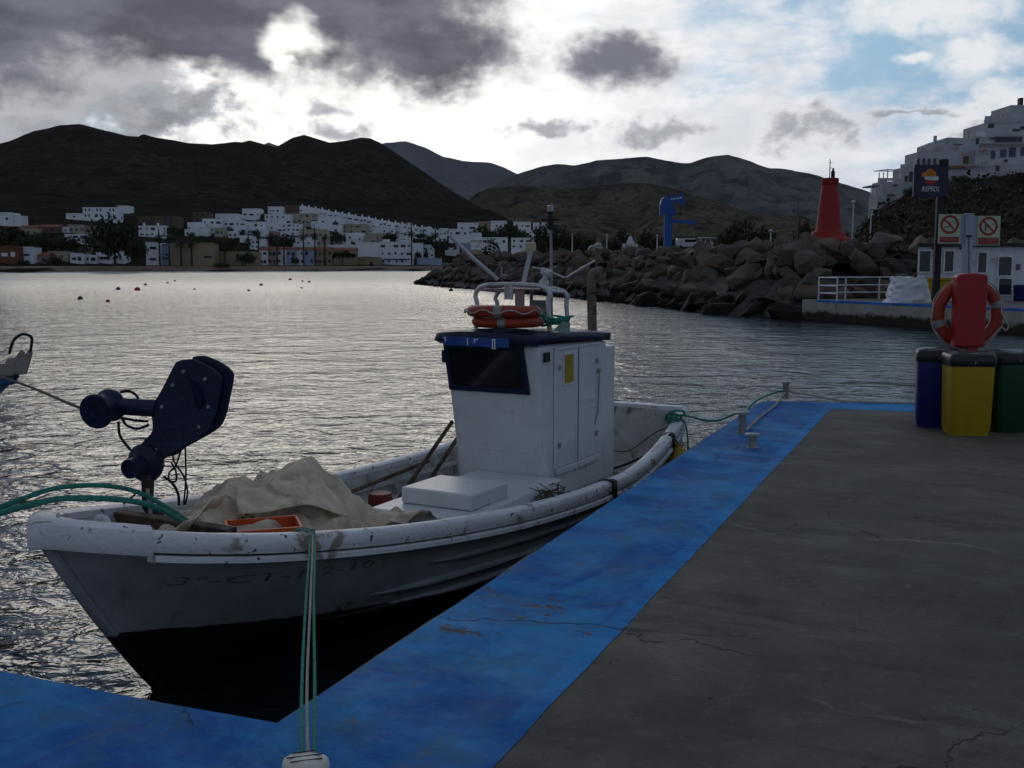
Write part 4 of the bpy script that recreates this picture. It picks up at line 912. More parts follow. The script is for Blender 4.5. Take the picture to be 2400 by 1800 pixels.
rope('rail_tie', [B(3.55, half(3.55) - .14, sheer(3.55) - .12), B(3.55, half(3.55) - .13, sheer(3.55) + .03), B(3.56, half(3.56) + .01, sheer(3.55) + .03), B(3.56, half(3.56) + .02, sheer(3.55) - .1)], .010, mat('blue_cord', (.02, .07, .16), .8), 'blue cord tied round the far rail of the boat', cat='cord')

# ------------------------------------------------------------------ the other boat at the left edge
lb = aty(34, 935, 9.0); LX = Vector((-.93, .36, 0)).normalized(); LY = Vector((-LX.y, LX.x, 0))
nb = thing('moored_boat', 'bow of a pale blue boat entering at the left edge', 'boat', (lb.x - 2, lb.y + 1, 0))
ztip = aty(30, 893, 9.0).z
LB = lambda a, b, z: Vector((lb.x, lb.y, 0)) + LX * a + LY * b + Vector((0, 0, z))
def nh(s, t, side):
    a = 2.6 * t + (5.6 - 2.6 * t) * s; hb = (.95 * min(1, (s * 2.6)) ** .62) * (1 - .1 * t - .25 * t * t - .6 * t ** 6); return LB(a, side * hb, (ztip - .25 * min(1, s * 2) + .0) * (1 - t) - .3 * t)
mb = MB()
for side in (1, -1): mb.grid([[nh(i / 24, j / 12, side) for i in range(25)] for j in range(13)])
mb.grid([[nh(1, j / 12, 1).lerp(nh(1, j / 12, -1), q / 4) for q in range(5)] for j in range(13)])
mb.build('hull', mat('pale_blue_hull', (.16, .30, .48), .45, .12, 3, col2=(.05, .10, .25), c2=(.55, .7)), nb, smooth=True)
mb = MB(); mb.grid([[nh(i / 24, 0, 1).lerp(nh(i / 24, 0, -1), q / 4) + Vector((0, 0, -.01)) for q in range(5)] for i in range(25)]); mb.build('deck', MWHITE, nb)
for side in (1, -1): MB().tube([nh(i / 24, 0, side) for i in range(25)], .03, 8).build('gunwale', mat('blue_rail_paint', (.03, .10, .28), .5), nb, smooth=True)
MBRK = mat('bow_roller_metal', (.30, .28, .25), .5, .2, 8, metal=.2, col2=(.12, .08, .06))
def lz(zx, zy, Y=9.0): return aty(zx / 2.765, zy / 2.765 + 700, Y)
for off in (0, .12):
    pts = [lz(x, y, 9.0 + off) + Vector((-off * .55, 0, 0)) for x, y in ((70, 500), (165, 490), (180, 440), (205, 350), (185, 330), (155, 370), (140, 385), (95, 390), (80, 420), (0, 425), (-60, 440), (-60, 500))]
    MB().prism(pts, (.005, .02, 0)).build('bow_roller_cheek', MBRK, nb, bevel=.003)
MB().tube(curve([lz(196, 345), lz(205, 290), lz(205, 255), lz(185, 237), lz(140, 232), lz(95, 262), lz(72, 310), lz(62, 350, 9.1)], 5), .013, 8).build('bow_loop', MBLACK, nb, smooth=True)
MB().tube([lz(110, 505, 8.98), lz(40, 495, 9.15)], .02, 8).build('roller', MBLACK, nb, smooth=True)
rope('stretched_rope', [lz(-20, 495, 9.0), lz(240, 590, 8.4), lz(500, 700, 7.6), c1 - axr * .12 + Vector((0, 0, -.05))], .011, mat('grey_brown_rope', (.16, .135, .10), .9, .3, 60), 'grey rope stretched from the left-hand boat to the hauler drum')

# ------------------------------------------------------------------ bins and lifebuoy stand on the quay
def bin_(px, py, colr, label, yaw=0.0):
    p = atz(px, py, QZ); t = thing('litter_bin', label, 'bin', p, 'recycling bins round the lifebuoy stand')
    m = mat('bin_plastic_%d' % len(MATS), colr, .42, .08, 5, .15, 80); X = Vector((math.cos(yaw), math.sin(yaw), 0)); Y = Vector((-X.y, X.x, 0))
    def ringp(w_, d_, h, r_=.07, n=5):
        o_ = []
        for sx, sy, a0 in ((1, 1, 0), (-1, 1, 90), (-1, -1, 180), (1, -1, 270)):
            for k in range(n):
                a = R(a0 + 90 * k / (n - 1)); o_.append(p + X * (sx * (w_ / 2 - r_) + r_ * math.cos(a)) + Y * (sy * (d_ / 2 - r_) + r_ * math.sin(a)) + Vector((0, 0, h)))
        return o_
    mb = MB(); mb.grid([ringp(.365, .33, .0), ringp(.37, .335, .03), ringp(.39, .36, .05), ringp(.42, .385, .70), ringp(.42, .385, .72)], closed=True); n = 20; mb.f += [tuple(range(n)), tuple(4 * n + q for q in range(n))]
    mb.build('body', m, t, smooth=True)
    mb = MB(); mb.grid([ringp(.44, .40, .675), ringp(.445, .405, .68), ringp(.445, .405, .755), ringp(.42, .385, .785, .08), ringp(.30, .26, .805, .09)], closed=True); mb.f += [tuple(range(n)), tuple(4 * n + q for q in range(n))]
    lid = mb.build('lid', mat('black_bin_lid', (.012, .012, .014), .38, .2, 8), t, smooth=True)
    mb = MB(); mb.box(p + Vector((0, 0, .79)) - Y * .13, (.11, .045, .022), X, Y, (0, 0, 1)); mb.build('handle', mat('pale_grey_plastic', (.5, .52, .55), .35), lid, bevel=.008)
    mb = MB(); mb.lathe([(.009, 0), (.009, .006)], p + Vector((0, 0, .715)) - Y * .203, -Y, 10); mb.build('lock', MSTEEL, lid, smooth=True)
    return p
bin_(2192, 998, (.010, .014, .13), 'blue recycling bin with black lid, left of the yellow one', -.30)
bin_(2354, 1008, (.004, .055, .022), 'green recycling bin with black lid, right of the yellow one', .15)
bin_(2262, 1015, (.40, .27, .012), 'yellow recycling bin with black lid in front of the red stand', -.10)
pl = atz(2268, 985, QZ); Yl = pl.y
t = thing('lifebuoy_stand', 'red lifebuoy cabinet on a post standing behind the bins', 'lifebuoy stand', pl)
MRED = mat('red_fibreglass', (.34, .012, .016), .38, .10, 4, .1, 30, col2=(.22, .012, .014), c2=(.55, .75))
zt = aty(2268, 640, Yl).z; zb = aty(2268, 812, Yl).z; wd = 72 / FPX * Yl
MB().box(Vector((pl.x, Yl, (QZ + zb) / 2)), (.10, .10, zb - QZ)).build('post', MRED, t)
mb = MB(); pts = []
for k in range(11):
    x = -1 + .2 * k; pts.append(Vector((pl.x - .045 + x * wd / 2, Yl - .07, zt - .03 * abs(x) ** 3)))
pts += [Vector((pl.x - .045 + wd / 2 * .98, Yl - .07, zb)), Vector((pl.x - .045 - wd / 2 * .98, Yl - .07, zb))]
MB().prism(pts, (0, .14, 0)).build('cabinet', MRED, t, bevel=.018, seg=3)
lc = aty(2268, 735, Yl + .13)
lifebuoy(lc, Vector((1, 0, 0)), Vector((0, 0, 1)), .312, .064, 'orange lifebuoy with grey bands hanging behind the red cabinet')
rope('lifebuoy_line', [lc + Vector((.33, -.05, .08)), lc + Vector((.30, -.16, -.0)), lc + Vector((.36, -.17, -.12)), lc + Vector((.33, -.17, -.17)), lc + Vector((.30, -.14, -.14)), lc + Vector((.22, -.1, -.25)), lc + Vector((.16, -.05, -.32))], .008, MROPEW, 'white throwing line dangling from the hanging lifebuoy')

# ------------------------------------------------------------------ breakwater of boulders
WL = [(46, 60), (30, 56.5), (20, 53.0), (14.5, 51.5), (11.2, 56), (9.2, 67), (4.2, 87), (-3.2, 111), (-10, 133), (-14.5, 148)]
wl = curve([Vector((x, y, 0)) for x, y in WL], 10)
cum = [0.0]
for a_, b_ in zip(wl, wl[1:]): cum.append(cum[-1] + (b_ - a_).length)
def wl_at(s):
    s = max(0, min(cum[-1] - 1e-3, s))
    for i in range(len(cum) - 1):
        if s <= cum[i + 1]:
            q = (s - cum[i]) / (cum[i + 1] - cum[i]); d = (wl[i + 1] - wl[i]).normalized(); return wl[i].lerp(wl[i + 1], q), Vector((d.y, -d.x, 0))
BWP = [(-1.2, -0.6), (0, 0.1), (1.2, 0.9), (2.6, 1.9), (4.0, 2.8), (5.4, 3.6), (6.6, 3.75), (10, 3.75)]
def bw_pt(s, d, dz=0):
    p, n = wl_at(s); e = max(0, (s - (cum[-1] - 9)) / 9); d2 = d; z = lerp(BWP, d)
    z = z * (1 - .75 * e) - .4 * e
    return Vector((p.x + n.x * d2, p.y + n.y * d2, z + dz))
rows = [[bw_pt(cum[-1] * i / 120, d, (-.08 if d < 4 else -.95) + .3 * fbm(i * .6, d * .8)) for i in range(121)] for d, _ in BWP]
mb = MB(); mb.grid(rows)
bwm = mat('breakwater_rubble', (.06, .05, .042), .95, .4, .9, .8, 4, col2=(.02, .018, .016), c2=(.45, .6), s2=1.5)
bw = mb.build('breakwater', bwm, recalc=False, org=(0, 0, 0)); tag(bw, kind='structure')
def boulder_mesh(k):
    rr = random.Random(100 + k); bm = bmesh.new()
    for i in range(15):
        v = Vector((rr.gauss(0, 1), rr.gauss(0, 1), rr.gauss(0, 1))).normalized() * rr.uniform(.85, 1.05); bm.verts.new((v.x, v.y * rr.uniform(.8, 1), v.z * .9))
    r = bmesh.ops.convex_hull(bm, input=bm.verts); bmesh.ops.delete(bm, geom=[v for v in bm.verts if not v.link_faces], context='VERTS')
    bmesh.ops.dissolve_limit(bm, angle_limit=R(12), verts=bm.verts, edges=bm.edges)
    bmesh.ops.bevel(bm, geom=bm.edges[:], offset=.05, segments=1, affect='EDGES', clamp_overlap=True)
    me = bpy.data.meshes.new('boulder'); bm.to_mesh(me); bm.free(); return me
def wet_rock(name, c1, c2):
    m = bpy.data.materials.new(name); m.use_nodes = True; nt = m.node_tree; nt.nodes.clear(); g = G(nt)
    out = g.n('ShaderNodeOutputMaterial'); b = g.n('ShaderNodeBsdfPrincipled'); g.L.new(b.outputs[0], out.inputs[0])
    geo = g.n('ShaderNodeNewGeometry').outputs['Position']; x, y, z = g.xyz(geo)
    n = g.noise(geo, 1.3, 6, .65, .4); f = g.noise(geo, 6, 6, .7)
    c = g.mix(g.ss(n, .3, .7), c1, c2); c = g.mix(g.ss(f, .5, .75, 0, .6), c, tuple(q * .45 for q in c1))
    rnd = g.n('ShaderNodeObjectInfo').outputs['Random']; c = g.mix(g.ss(rnd, .0, 1.0, 0, .45), c, tuple(q * .5 for q in c1))
    tide = g.m('ADD', z, g.m('MULTIPLY', g.m('SUBTRACT', n, .5), .9)); c = g.mix(g.ss(tide, 1.35, .75), c, (.012, .011, .009))
    g.put(b.inputs['Base Color'], c); b.inputs['Roughness'].default_value = .85; b.inputs['Specular IOR Level'].default_value = .25
    bp = g.n('ShaderNodeBump'); bp.inputs['Strength'].default_value = .9; bp.inputs['Distance'].default_value = .09; g.put(bp.inputs['Height'], g.m('ADD', n, g.m('MULTIPLY', f, .5))); g.L.new(bp.outputs[0], b.inputs['Normal']); return m
MROCK = [wet_rock('brown_boulder', (.125, .094, .068), (.20, .155, .115)), wet_rock('grey_boulder', (.10, .086, .074), (.165, .14, .118)), wet_rock('reddish_boulder', (.13, .088, .066), (.185, .135, .10))]
bmesh_var = []
for k in range(9):
    me = boulder_mesh(k); me.materials.append(MROCK[k % 3]); bmesh_var.append(me)
rr = random.Random(21); spots = []
s = 0.0
while s < cum[-1]:
    p, _ = wl_at(s); far_ = p.y
    step = 1.6 if far_ < 100 else 2.0
    for d in (-.2, 1.2, 2.6, 3.9, 5.1, 6.2, 7.5):
        q = bw_pt(s + rr.uniform(-.6, .6), d + rr.uniform(-.45, .45)); sz = rr.choice((.5, .65, .8, .95, 1.1, 1.25)) * rr.uniform(.9, 1.1) * (.95 if far_ < 75 else .85) * (1.0 if d < 5.6 else .72); q.z -= 0 if d < 5.6 else .22
        spots.append((q, sz))
    s += step
spots.sort(key=lambda t: (t[0].y - (0 if t[0].x < 24 else -90)) / t[1])
rest = MB()
for k, (q, sz) in enumerate(spots):
    me = bmesh_var[rr.randrange(9)]; rot = (rr.uniform(0, 6.28), rr.uniform(-.5, .5), rr.uniform(0, 6.28)); scl = (sz * rr.uniform(.85, 1.35), sz * rr.uniform(.7, 1.0), sz * rr.uniform(.6, .9))
    if k < 298: o = inst(me, 'boulder', bw, q, scl, rot)
    else:
        from mathutils import Euler
        M_ = Matrix.Translation(q) @ Euler(rot).to_matrix().to_4x4() @ Matrix.Diagonal((*scl, 1)); rest.add([M_ @ v.co for v in me.vertices], [tuple(p.vertices) for p in me.polygons])
if rest.v: o = rest.build('small_boulders', MROCK[1], bw, recalc=False); o['kind'] = 'stuff'
# flat land behind the breakwater, running back to the town
mb = MB(); pts = [Vector(p) for p in ((70, 74, 2.9), (27, 66, 2.9), (21, 72, 2.9), (15, 92, 2.9), (7, 116, 2.9), (-2, 142, 2.9), (-9, 165, 2.9), (-12, 210, 2.9), (-20, 310, 2.9), (-26, 400, 2.9), (-20, 700, 3.4), (700, 1100, 3.5), (700, 72, 3.5))]
mb.prism(pts, (0, 0, -5)); o = mb.build('harbour_ground', mat('dusty_ground', (.13, .11, .085), .95, .25, .08, spec=.1)); tag(o, kind='structure')

# ------------------------------------------------------------------ fuel pier across the water
P0 = atz(1912, 703, QZ); P1 = atz(2400, 724, QZ); pd = (P1 - P0).normalized()
PF = P0 + pd * 26
def pier_material():
    m = bpy.data.materials.new('pier_wall'); m.use_nodes = True; nt = m.node_tree; nt.nodes.clear(); g = G(nt)
    out = g.n('ShaderNodeOutputMaterial'); b = g.n('ShaderNodeBsdfPrincipled'); g.L.new(b.outputs[0], out.inputs[0])
    geo = g.n('ShaderNodeNewGeometry'); x, y, z = g.xyz(geo.outputs['Position']); nx, ny, nz = g.xyz(geo.outputs['Normal'])
    n = g.noise(geo.outputs['Position'], 1.2, 6, .65, .4); f = g.noise(g.vm('MULTIPLY', geo.outputs['Position'], (1, 1, .25)), 2.2, 6, .7)
    c = g.mix(g.ss(n, .35, .7), (.42, .41, .39), (.28, .26, .22)); c = g.mix(g.ss(f, .58, .72, 0, .8), c, (.16, .085, .03))
    c = g.mix(g.ss(g.m('ADD', z, g.m('MULTIPLY', g.m('SUBTRACT', n, .5), .8)), .5, .28), c, (.018, .017, .012))
    c = g.mix(g.ss(nz, .4, .6), c, g.mix(g.ss(n, .3, .7), (.14, .125, .105), (.22, .20, .17)))
    g.put(b.inputs['Base Color'], c); b.inputs['Roughness'].default_value = .85; return m
mb = MB(); mb.prism([P0, PF, PF + Vector((30, 8, 0)), Vector((48, 60, QZ)), Vector((13.9, 51.2, QZ))], (0, 0, -2.4)); o = mb.build('fuel_pier', pier_material(), org=(P0.x, P0.y, 0)); tag(o, kind='structure')
pn = Vector((-pd.y, pd.x, 0)); pn = pn if pn.y > 0 or pn.x > 0 else -pn
pn = Vector((abs(pd.y), pd.x if pd.x > 0 else -pd.x, 0)).normalized()
mb = MB(); mb.add([P0 + Vector((0, 0, .004)), PF + Vector((0, 0, .004)), PF + pn * .55 + Vector((0, 0, .004)), P0 + pn * .55 + Vector((0, 0, .004))], [(0, 1, 2, 3)])
o2 = -pn * .004
mb.add([P0 + o2 + Vector((0, 0, .004)), PF + o2 + Vector((0, 0, .004)), PF + o2 + Vector((0, 0, -.10)), P0 + o2 + Vector((0, 0, -.10))], [(0, 1, 2, 3)])
o = mb.build('pier_edge_paint', mat('pier_blue_paint', (.035, .16, .52), .65, .2, 2, col2=(.02, .08, .3), c2=(.5, .7)), org=(P0.x, P0.y, QZ)); tag(o, kind='structure')
# railing
rl = thing('railing', 'white tubular railing along the left end of the fuel pier', 'railing', P0)
MRAIL = mat('white_rail_paint', (.66, .68, .72), .45, .08, 3, col2=(.4, .33, .27), c2=(.66, .74), s2=4)
posts = [atz(1918, 703, QZ), atz(1981, 701.5, QZ), atz(2060, 701, QZ), atz(2140, 700.5, QZ)]
pa = atz(1961, 706, QZ)
for p in posts + [pa]: MB().tube([p, p + Vector((0, 0, 1.05))], .035, 8).build('post', MRAIL, rl, smooth=True)
for h in (1.05, .68, .33):
    MB().tube([p + Vector((0, 0, h)) for p in posts], .030, 8).build('rail', MRAIL, rl, smooth=True)
    MB().tube([posts[0] + Vector((0, 0, h)), pa + Vector((0, 0, h))], .028, 8).build('rail', MRAIL, rl, smooth=True)
# bulk bag and yellow container
bg0 = atz(2128, 709, QZ)
rows = []
for j in range(25):
    h = j / 24; hx = .96 - .24 * min(1, h * 1.3) + .10 * max(0, .12 - h) * 8; row = []
    zz_ = 1.08 * min(1, h * 1.12); inn = 1.0 if h < .9 else 1.0 - (h - .9) * 4.5
    for i in range(64):
        a_ = 2 * math.pi * i / 64; ca_, sa_ = math.cos(a_), math.sin(a_); e_ = (abs(ca_) ** 4 + abs(sa_) ** 4) ** -.25
        x_, y_ = ca_ * e_ * hx * inn, sa_ * e_ * .58 * inn; v1 = mnoise.voronoi(Vector((x_ * 2.2 + y_, zz_ * 3.4, y_ * 2.2)))[0]; cr_ = .10 * (v1[1] - v1[0]) - .03 + .05 * fbm(x_ * 2, zz_ * 5, y_ * 2, 3)
        row.append(bg0 + Vector((x_ + ca_ * cr_, y_ + sa_ * cr_, zz_ + (.06 * math.sin(a_ * 5 + 1) if h > .85 else 0) - (0 if h < .92 else (h - .92) * 2.0))))
    rows.append(row)
bag = MB().grid(rows, closed=True).build('bulk_bag', mat('white_woven_bag', (.78, .80, .84), .7, .1, 4, .5, 12, col2=(.55, .56, .58), c2=(.52, .7)), smooth=True, org=bg0); tag(bag, 'big crumpled white bulk bag beside the pier railing', 'bag')
MB().tube(curve([bg0 + Vector((-.62 + .155 * i, -.50 + .04 * math.sin(i * 2.1), 1.06 + .05 * math.sin(i * 1.9))) for i in range(9)], 4), .025, 6).build('lifting_strap', mat('cream_strap', (.5, .42, .28), .8), bag, smooth=True)
yc = atz(2190, 706.5, QZ)
t = thing('waste_container', 'yellow tapered waste container behind the white bag', 'container', yc)
mb = MB(); yw, yd = .52, .5; mb.hexa([yc + Vector((x * k, y * k, z)) for z, k in ((.10, .82), (.93, 1.0)) for x, y in ((-yw, -yd), (yw, -yd), (yw, yd), (-yw, yd))]); MY = mat('yellow_container', (.42, .27, .01), .45, .1, 4, col2=(.25, .16, .02), c2=(.6, .75)); mb.build('body', MY, t, bevel=.04)
mb = MB(); mb.box(yc + Vector((0, 0, 1.0)), (1.16, 1.08, .13)); mb.build('lid', MY, t, bevel=.03)
for sx in (-1, 1): MB().lathe([(.10, -.03), (.10, .03)], yc + Vector((sx * .33, -.3, .10)), (1, 0, 0), 14).build('wheel', MBLACK, t, smooth=True)
# kiosk
KY = 49.2
def kp(px, py, Y=KY): return aty(px, py, Y)
k0 = kp(2147, 703); k1 = kp(2560, 703); kz1 = kp(2147, 578).z
kk = thing('fuel_kiosk', 'low white kiosk with flat dark roof on the fuel pier', 'kiosk', ((k0.x + k1.x) / 2, KY + 1.5, QZ))
MKW = mat('kiosk_white_cladding', (.60, .63, .70), .5, .06, 1.5, col2=(.48, .48, .5), c2=(.6, .8), s2=.8)
sk_ = Vector((1.35, 3.2, 0)); MB().prism([Vector((k0.x, KY, QZ)), Vector((k1.x, KY, QZ)), Vector((k1.x, KY, kz1)), Vector((k0.x, KY, kz1))], sk_).build('wall', MKW, kk)
rf = MB().prism([Vector((k0.x - .12, KY - .2, kz1)), Vector((k1.x, KY - .2, kz1)), Vector((k1.x, KY - .2, kz1 + .16)), Vector((k0.x - .12, KY - .2, kz1 + .16))], sk_ * 1.12).build('roof', mat('dark_roof_edge', (.03, .028, .028), .7), kk, bevel=.02)
MKG = mat('kiosk_glass', (.035, .04, .05), .15, .2, 1, spec=.5); MFR = mat('white_pvc_frame', (.66, .68, .72), .35)
def kwin(x0, x1, y0, y1, nm='window', pr=kk):
    a, b = kp(x0, y0), kp(x1, y1); c = (a + b) / 2; wv, hv = b.x - a.x, a.z - b.z
    wn = MB().box((c.x, KY - .02, c.z), (wv, .06, hv)).build(nm, MKG, pr)
    mbx = MB(); e_ = .06
    for cx, cz, sx, sz in ((c.x, c.z + hv / 2, wv + 2 * e_, e_), (c.x, c.z - hv / 2, wv + 2 * e_, e_), (c.x - wv / 2 - e_ / 2 + .003, c.z, e_, hv - e_), (c.x + wv / 2 + e_ / 2 - .003, c.z, e_, hv - e_)): mbx.box((cx, KY - .035, cz), (sx, .09, sz))
    mbx.build('frame', MFR, wn); return wn
kwin(2155, 2178, 587, 638); kwin(2185, 2201, 590, 634); kwin(2214, 2232, 587, 638); kwin(2292, 2309, 591, 640)
kwin(2340, 2368, 601, 647, 'door_glass'); kwin(2340, 2368, 652, 692, 'door_glass')
mb = MB(); a = kp(2386, 626); mb.box((a.x, KY - .02, a.z), (.2, .03, .28)); mb.build('notice', mat('notice_print', (.12, .10, .12), .6, .6, 9), kk)
for nx_, ny_ in ((2328, 610), (2284, 616)):
    a = kp(nx_, ny_); MB().box((a.x, KY - .02, a.z), (.16, .03, .22)).build('notice', mat('pale_notice', (.50, .46, .50), .6, .4, 12, col2=(.4, .08, .1), c2=(.6, .65), s2=6), kk)
for nx_ in (2190, 2255): a = kp(nx_, 582); MB().box((a.x, KY - .06, a.z), (.22, .10, .07)).build('wall_lamp', MBLACK, kk)
# blue bin and black drum beside the kiosk
bb = atz(2392, 706, QZ); o = MB().lathe([(.26, 0), (.30, .05), (.33, .62), (.35, .68), (.28, .74)], bb, n=18).build('blue_bin', mat('dark_blue_plastic', (.01, .015, .11), .45, .1, 5), smooth=True, org=bb); tag(o, 'dark blue bin standing by the kiosk door', 'bin')
# sign column with two prohibition boards
SY = 44.0
def sp(px, py, off=0.0): return aty(px, py, SY - off)
sb = atz(2271, 712, QZ); scn = thing('sign_column', 'grey sign column with two prohibition boards in front of the kiosk', 'sign', (sp(2271, 700).x, SY, QZ))
MGP = mat('grey_panel', (.34, .37, .46), .5, .06, 2)
def pane(x0, x1, y0, y1, m, nm, par, off=0.0, th=.05, bev=0.0):
    a, b = sp(x0, y0, off), sp(x1, y1, off); return MB().box(((a.x + b.x) / 2, SY - off, (a.z + b.z) / 2), (b.x - a.x, th, a.z - b.z)).build(nm, m, par, bevel=bev)
a = sp(2261, 500); b = sp(2281, 500)
MB().box(((a.x + b.x) / 2, SY, (a.z + QZ) / 2), (b.x - a.x, .30, a.z - QZ)).build('column', MGP, scn, bevel=.02)
MB().tube([sp(2271, 553, .17), sp(2271, 650, .17)], .012, 6).build('conduit', MBLACK, scn)
pane(2265, 2278, 551, 555, MBLACK, 'hook', scn, .19, .06)
pane(2246, 2262, 502, 572, MGP, 'side_panel', scn, .02); pane(2281, 2296, 506, 576, MGP, 'side_panel', scn, .02)
MSG = mat('pale_green_sign', (.44, .52, .36), .5, .05, 3); MSR = mat('sign_red', (.30, .03, .025), .5, .08, 5); MSK = mat('sign_black', (.03, .04, .04), .6)
for x0, x1, y0, y1, cx, cy, r_, plate_ in ((2201, 2249, 502, 571, 2226, 526, 21, (2203, 2247, 555, 568)), (2292, 2342, 506, 575, 2317, 530, 21, (2293, 2340, 557, 573))):
    bd = pane(x0, x1, y0, y1, MSG, 'sign_board', scn, .06, .03)
    c = sp(cx, cy, .085); rw = r_ / FPX * SY
    mb = MB(); mb.torus(c, rw * .90, rw * .13, (1, 0, 0), (0, 0, 1), 40, 8, sq=.15); mb.box(c, (rw * 1.75, .012, rw * .19), (1, 0, -1), (0, 1, 0), (1, 0, 1)); mb.build('prohibition_ring', MSR, bd)
    mb = MB()
    if cx < 2300:   # cigarette with smoke
        mb.box(c + Vector((-.10, .012, -.10)), (.20, .006, .045), (1, 0, .1)); mb.tube(curve([c + Vector((.0, .01, .0)), c + Vector((.05, .01, .10)), c + Vector((.12, .01, .13)), c + Vector((.20, .01, .10)), c + Vector((.20, .01, .02))], 4), .012, 5)
    else:           # open flame / figure
        mb.box(c + Vector((-.11, .012, -.07)), (.06, .006, .26)); mb.lathe([(.01, -.05), (.035, 0), (.01, .05)], c + Vector((-.11, .012, .10)), n=8); mb.box(c + Vector((.17, .012, .08)), (.08, .006, .05), (1, 0, -.4))
    mb.build('pictogram', MSK, bd)
    pl_ = pane(*plate_, MSR, 'text_plate', bd, .08, .02)
    mb = MB(); lines = ['PROHIBIDO FUMAR'] if cx < 2300 else ['PROHIBIDO', 'EL PASO']
    a, b = sp(plate_[0], plate_[2], .095), sp(plate_[1], plate_[3], .095); hh = (a.z - b.z) / (len(lines) + .6)
    for i, s_ in enumerate(lines): wv = (b.x - a.x) * (.86 if len(s_) > 8 else .6); text_mb(mb, s_, hh * .95, ((a.x + b.x) / 2 - wv / 2, SY - .095, a.z - hh * (i + 1.05)), (1, 0, 0), (0, 0, 1), wv)
    mb.build('lettering', mat('faded_cream_print', (.42, .22, .18), .6), pl_)
# fuel brand sign on a black post
RY = 45.5
def rp(px, py, off=0.0): return aty(px, py, RY - off)
rs = thing('fuel_sign', 'square navy REPSOL fuel sign on a tall black post', 'sign', (rp(2210, 700).x, RY, QZ))
MNV = mat('sign_navy', (.006, .008, .035), .4, .1, 2)
a, b = rp(2202, 374), rp(2217, 374); MB().box(((a.x + b.x) / 2, RY + .12, (a.z + QZ) / 2), (b.x - a.x, .18, a.z - QZ)).build('post', mat('sign_post_black', (.008, .008, .012), .5), rs)
a, b = rp(2208, 373), rp(2223, 387); MB().box(((a.x + b.x) / 2, RY + .1, (a.z + b.z) / 2), (b.x - a.x, .24, a.z - b.z)).build('post_cap', MBLACK, rs)
a, b = rp(2142, 386), rp(2219, 462); bd = MB().box(((a.x + b.x) / 2, RY, (a.z + b.z) / 2), (b.x - a.x, .16, a.z - b.z)).build('sign_panel', MNV, rs, bevel=.02)
def rpoly(pts, m, nm, off):
    mbx = MB(); mbx.prism([rp(x / 5.978 + 2030, y / 5.978 + 220, off) for x, y in pts], (0, .01, 0)); mbx.build(nm, m, bd)
rpoly([(780, 1160), (778, 1125), (800, 1105), (840, 1090), (850, 1065), (880, 1048), (920, 1048), (955, 1068), (975, 1105), (985, 1145), (985, 1152), (860, 1152), (812, 1160)], mat('emblem_orange', (.62, .20, .015), .45), 'emblem_cap', .095)
rpoly([(812, 1163), (860, 1155), (1015, 1158), (1015, 1205), (990, 1212), (850, 1205), (825, 1195)], mat('emblem_white', (.66, .66, .70), .45), 'emblem_band', .095)
rpoly([(820, 1205), (850, 1210), (975, 1218), (965, 1245), (935, 1268), (890, 1276), (850, 1262), (828, 1235)], mat('emblem_red', (.42, .03, .015), .45), 'emblem_base', .095)
mb = MB(); v, f = text_pts('REPSOL', .30); wmax = max(p.x for p in v); o_ = rp(2159.5, 448.5, .095); wv = rp(2200, 448).x - o_.x; hv = rp(2160, 437).z - o_.z; hm = max(p.y for p in v)
mb.add([o_ + Vector((p.x / wmax * wv + p.y / hm * hv * .18, 0, p.y / hm * hv)) for p in v], f); mb.build('lettering', mat('emblem_white', (.66, .66, .70)), bd)

# ------------------------------------------------------------------ red harbour light
LY_ = 80.0; k = LY_ / FPX
lp = aty(1941, 568, LY_)
lt = thing('harbour_light', 'tapering red harbour light tower on the boulder breakwater', 'lighthouse', lp)
MLR = mat('lighthouse_red', (.30, .016, .015), .6, .12, 1.2, .3, 10, col2=(.24, .014, .014), c2=(.5, .7), s2=.8)
MB().lathe([(50 * k, -2.0), (50 * k, 6 * k), (46 * k, 11 * k), (39 * k, 14 * k), (37 * k, 24 * k), (30 * k, 27 * k), (28.5 * k, 33 * k)], lp, n=24).build('base', MLR, lt, smooth=True)
MB().lathe([(28.5 * k, 33 * k), (26 * k, 60 * k), (22 * k, 100 * k), (18.2 * k, 132 * k)], lp, n=24).build('tower', MLR, lt, smooth=True)
MB().lathe([(18.4 * k, 131 * k), (19.4 * k, 133 * k), (19.4 * k, 146 * k), (17 * k, 147 * k)], lp, n=24).build('gallery', MLR, lt, smooth=True)
MB().lathe([(3.5 * k, 147 * k), (4.5 * k, 150 * k), (4.5 * k, 162 * k), (2.4 * k, 164 * k), (2.4 * k, 169 * k), (.5 * k, 170 * k)], lp + Vector((6 * k, 0, 0)), n=14).build('lantern', MBLACK, lt, smooth=True)
mb = MB(); q = lp + Vector((-1.5 * k, 0, 0)); mb.tube([q + Vector((0, 0, 146 * k)), q + Vector((0, 0, 190 * k))], [.045, .03], 8)
for h in (170, 182): mb.box(q + Vector((.05, 0, h * k)), (.2, .03, .04))
mb.build('mast', MSTEEL, lt, smooth=True)
MB().tube([lp + Vector((19 * k, 0, 130 * k)), lp + Vector((27 * k, 0, 129 * k))], .03, 6).build('bracket_arm', MSTEEL, lt)
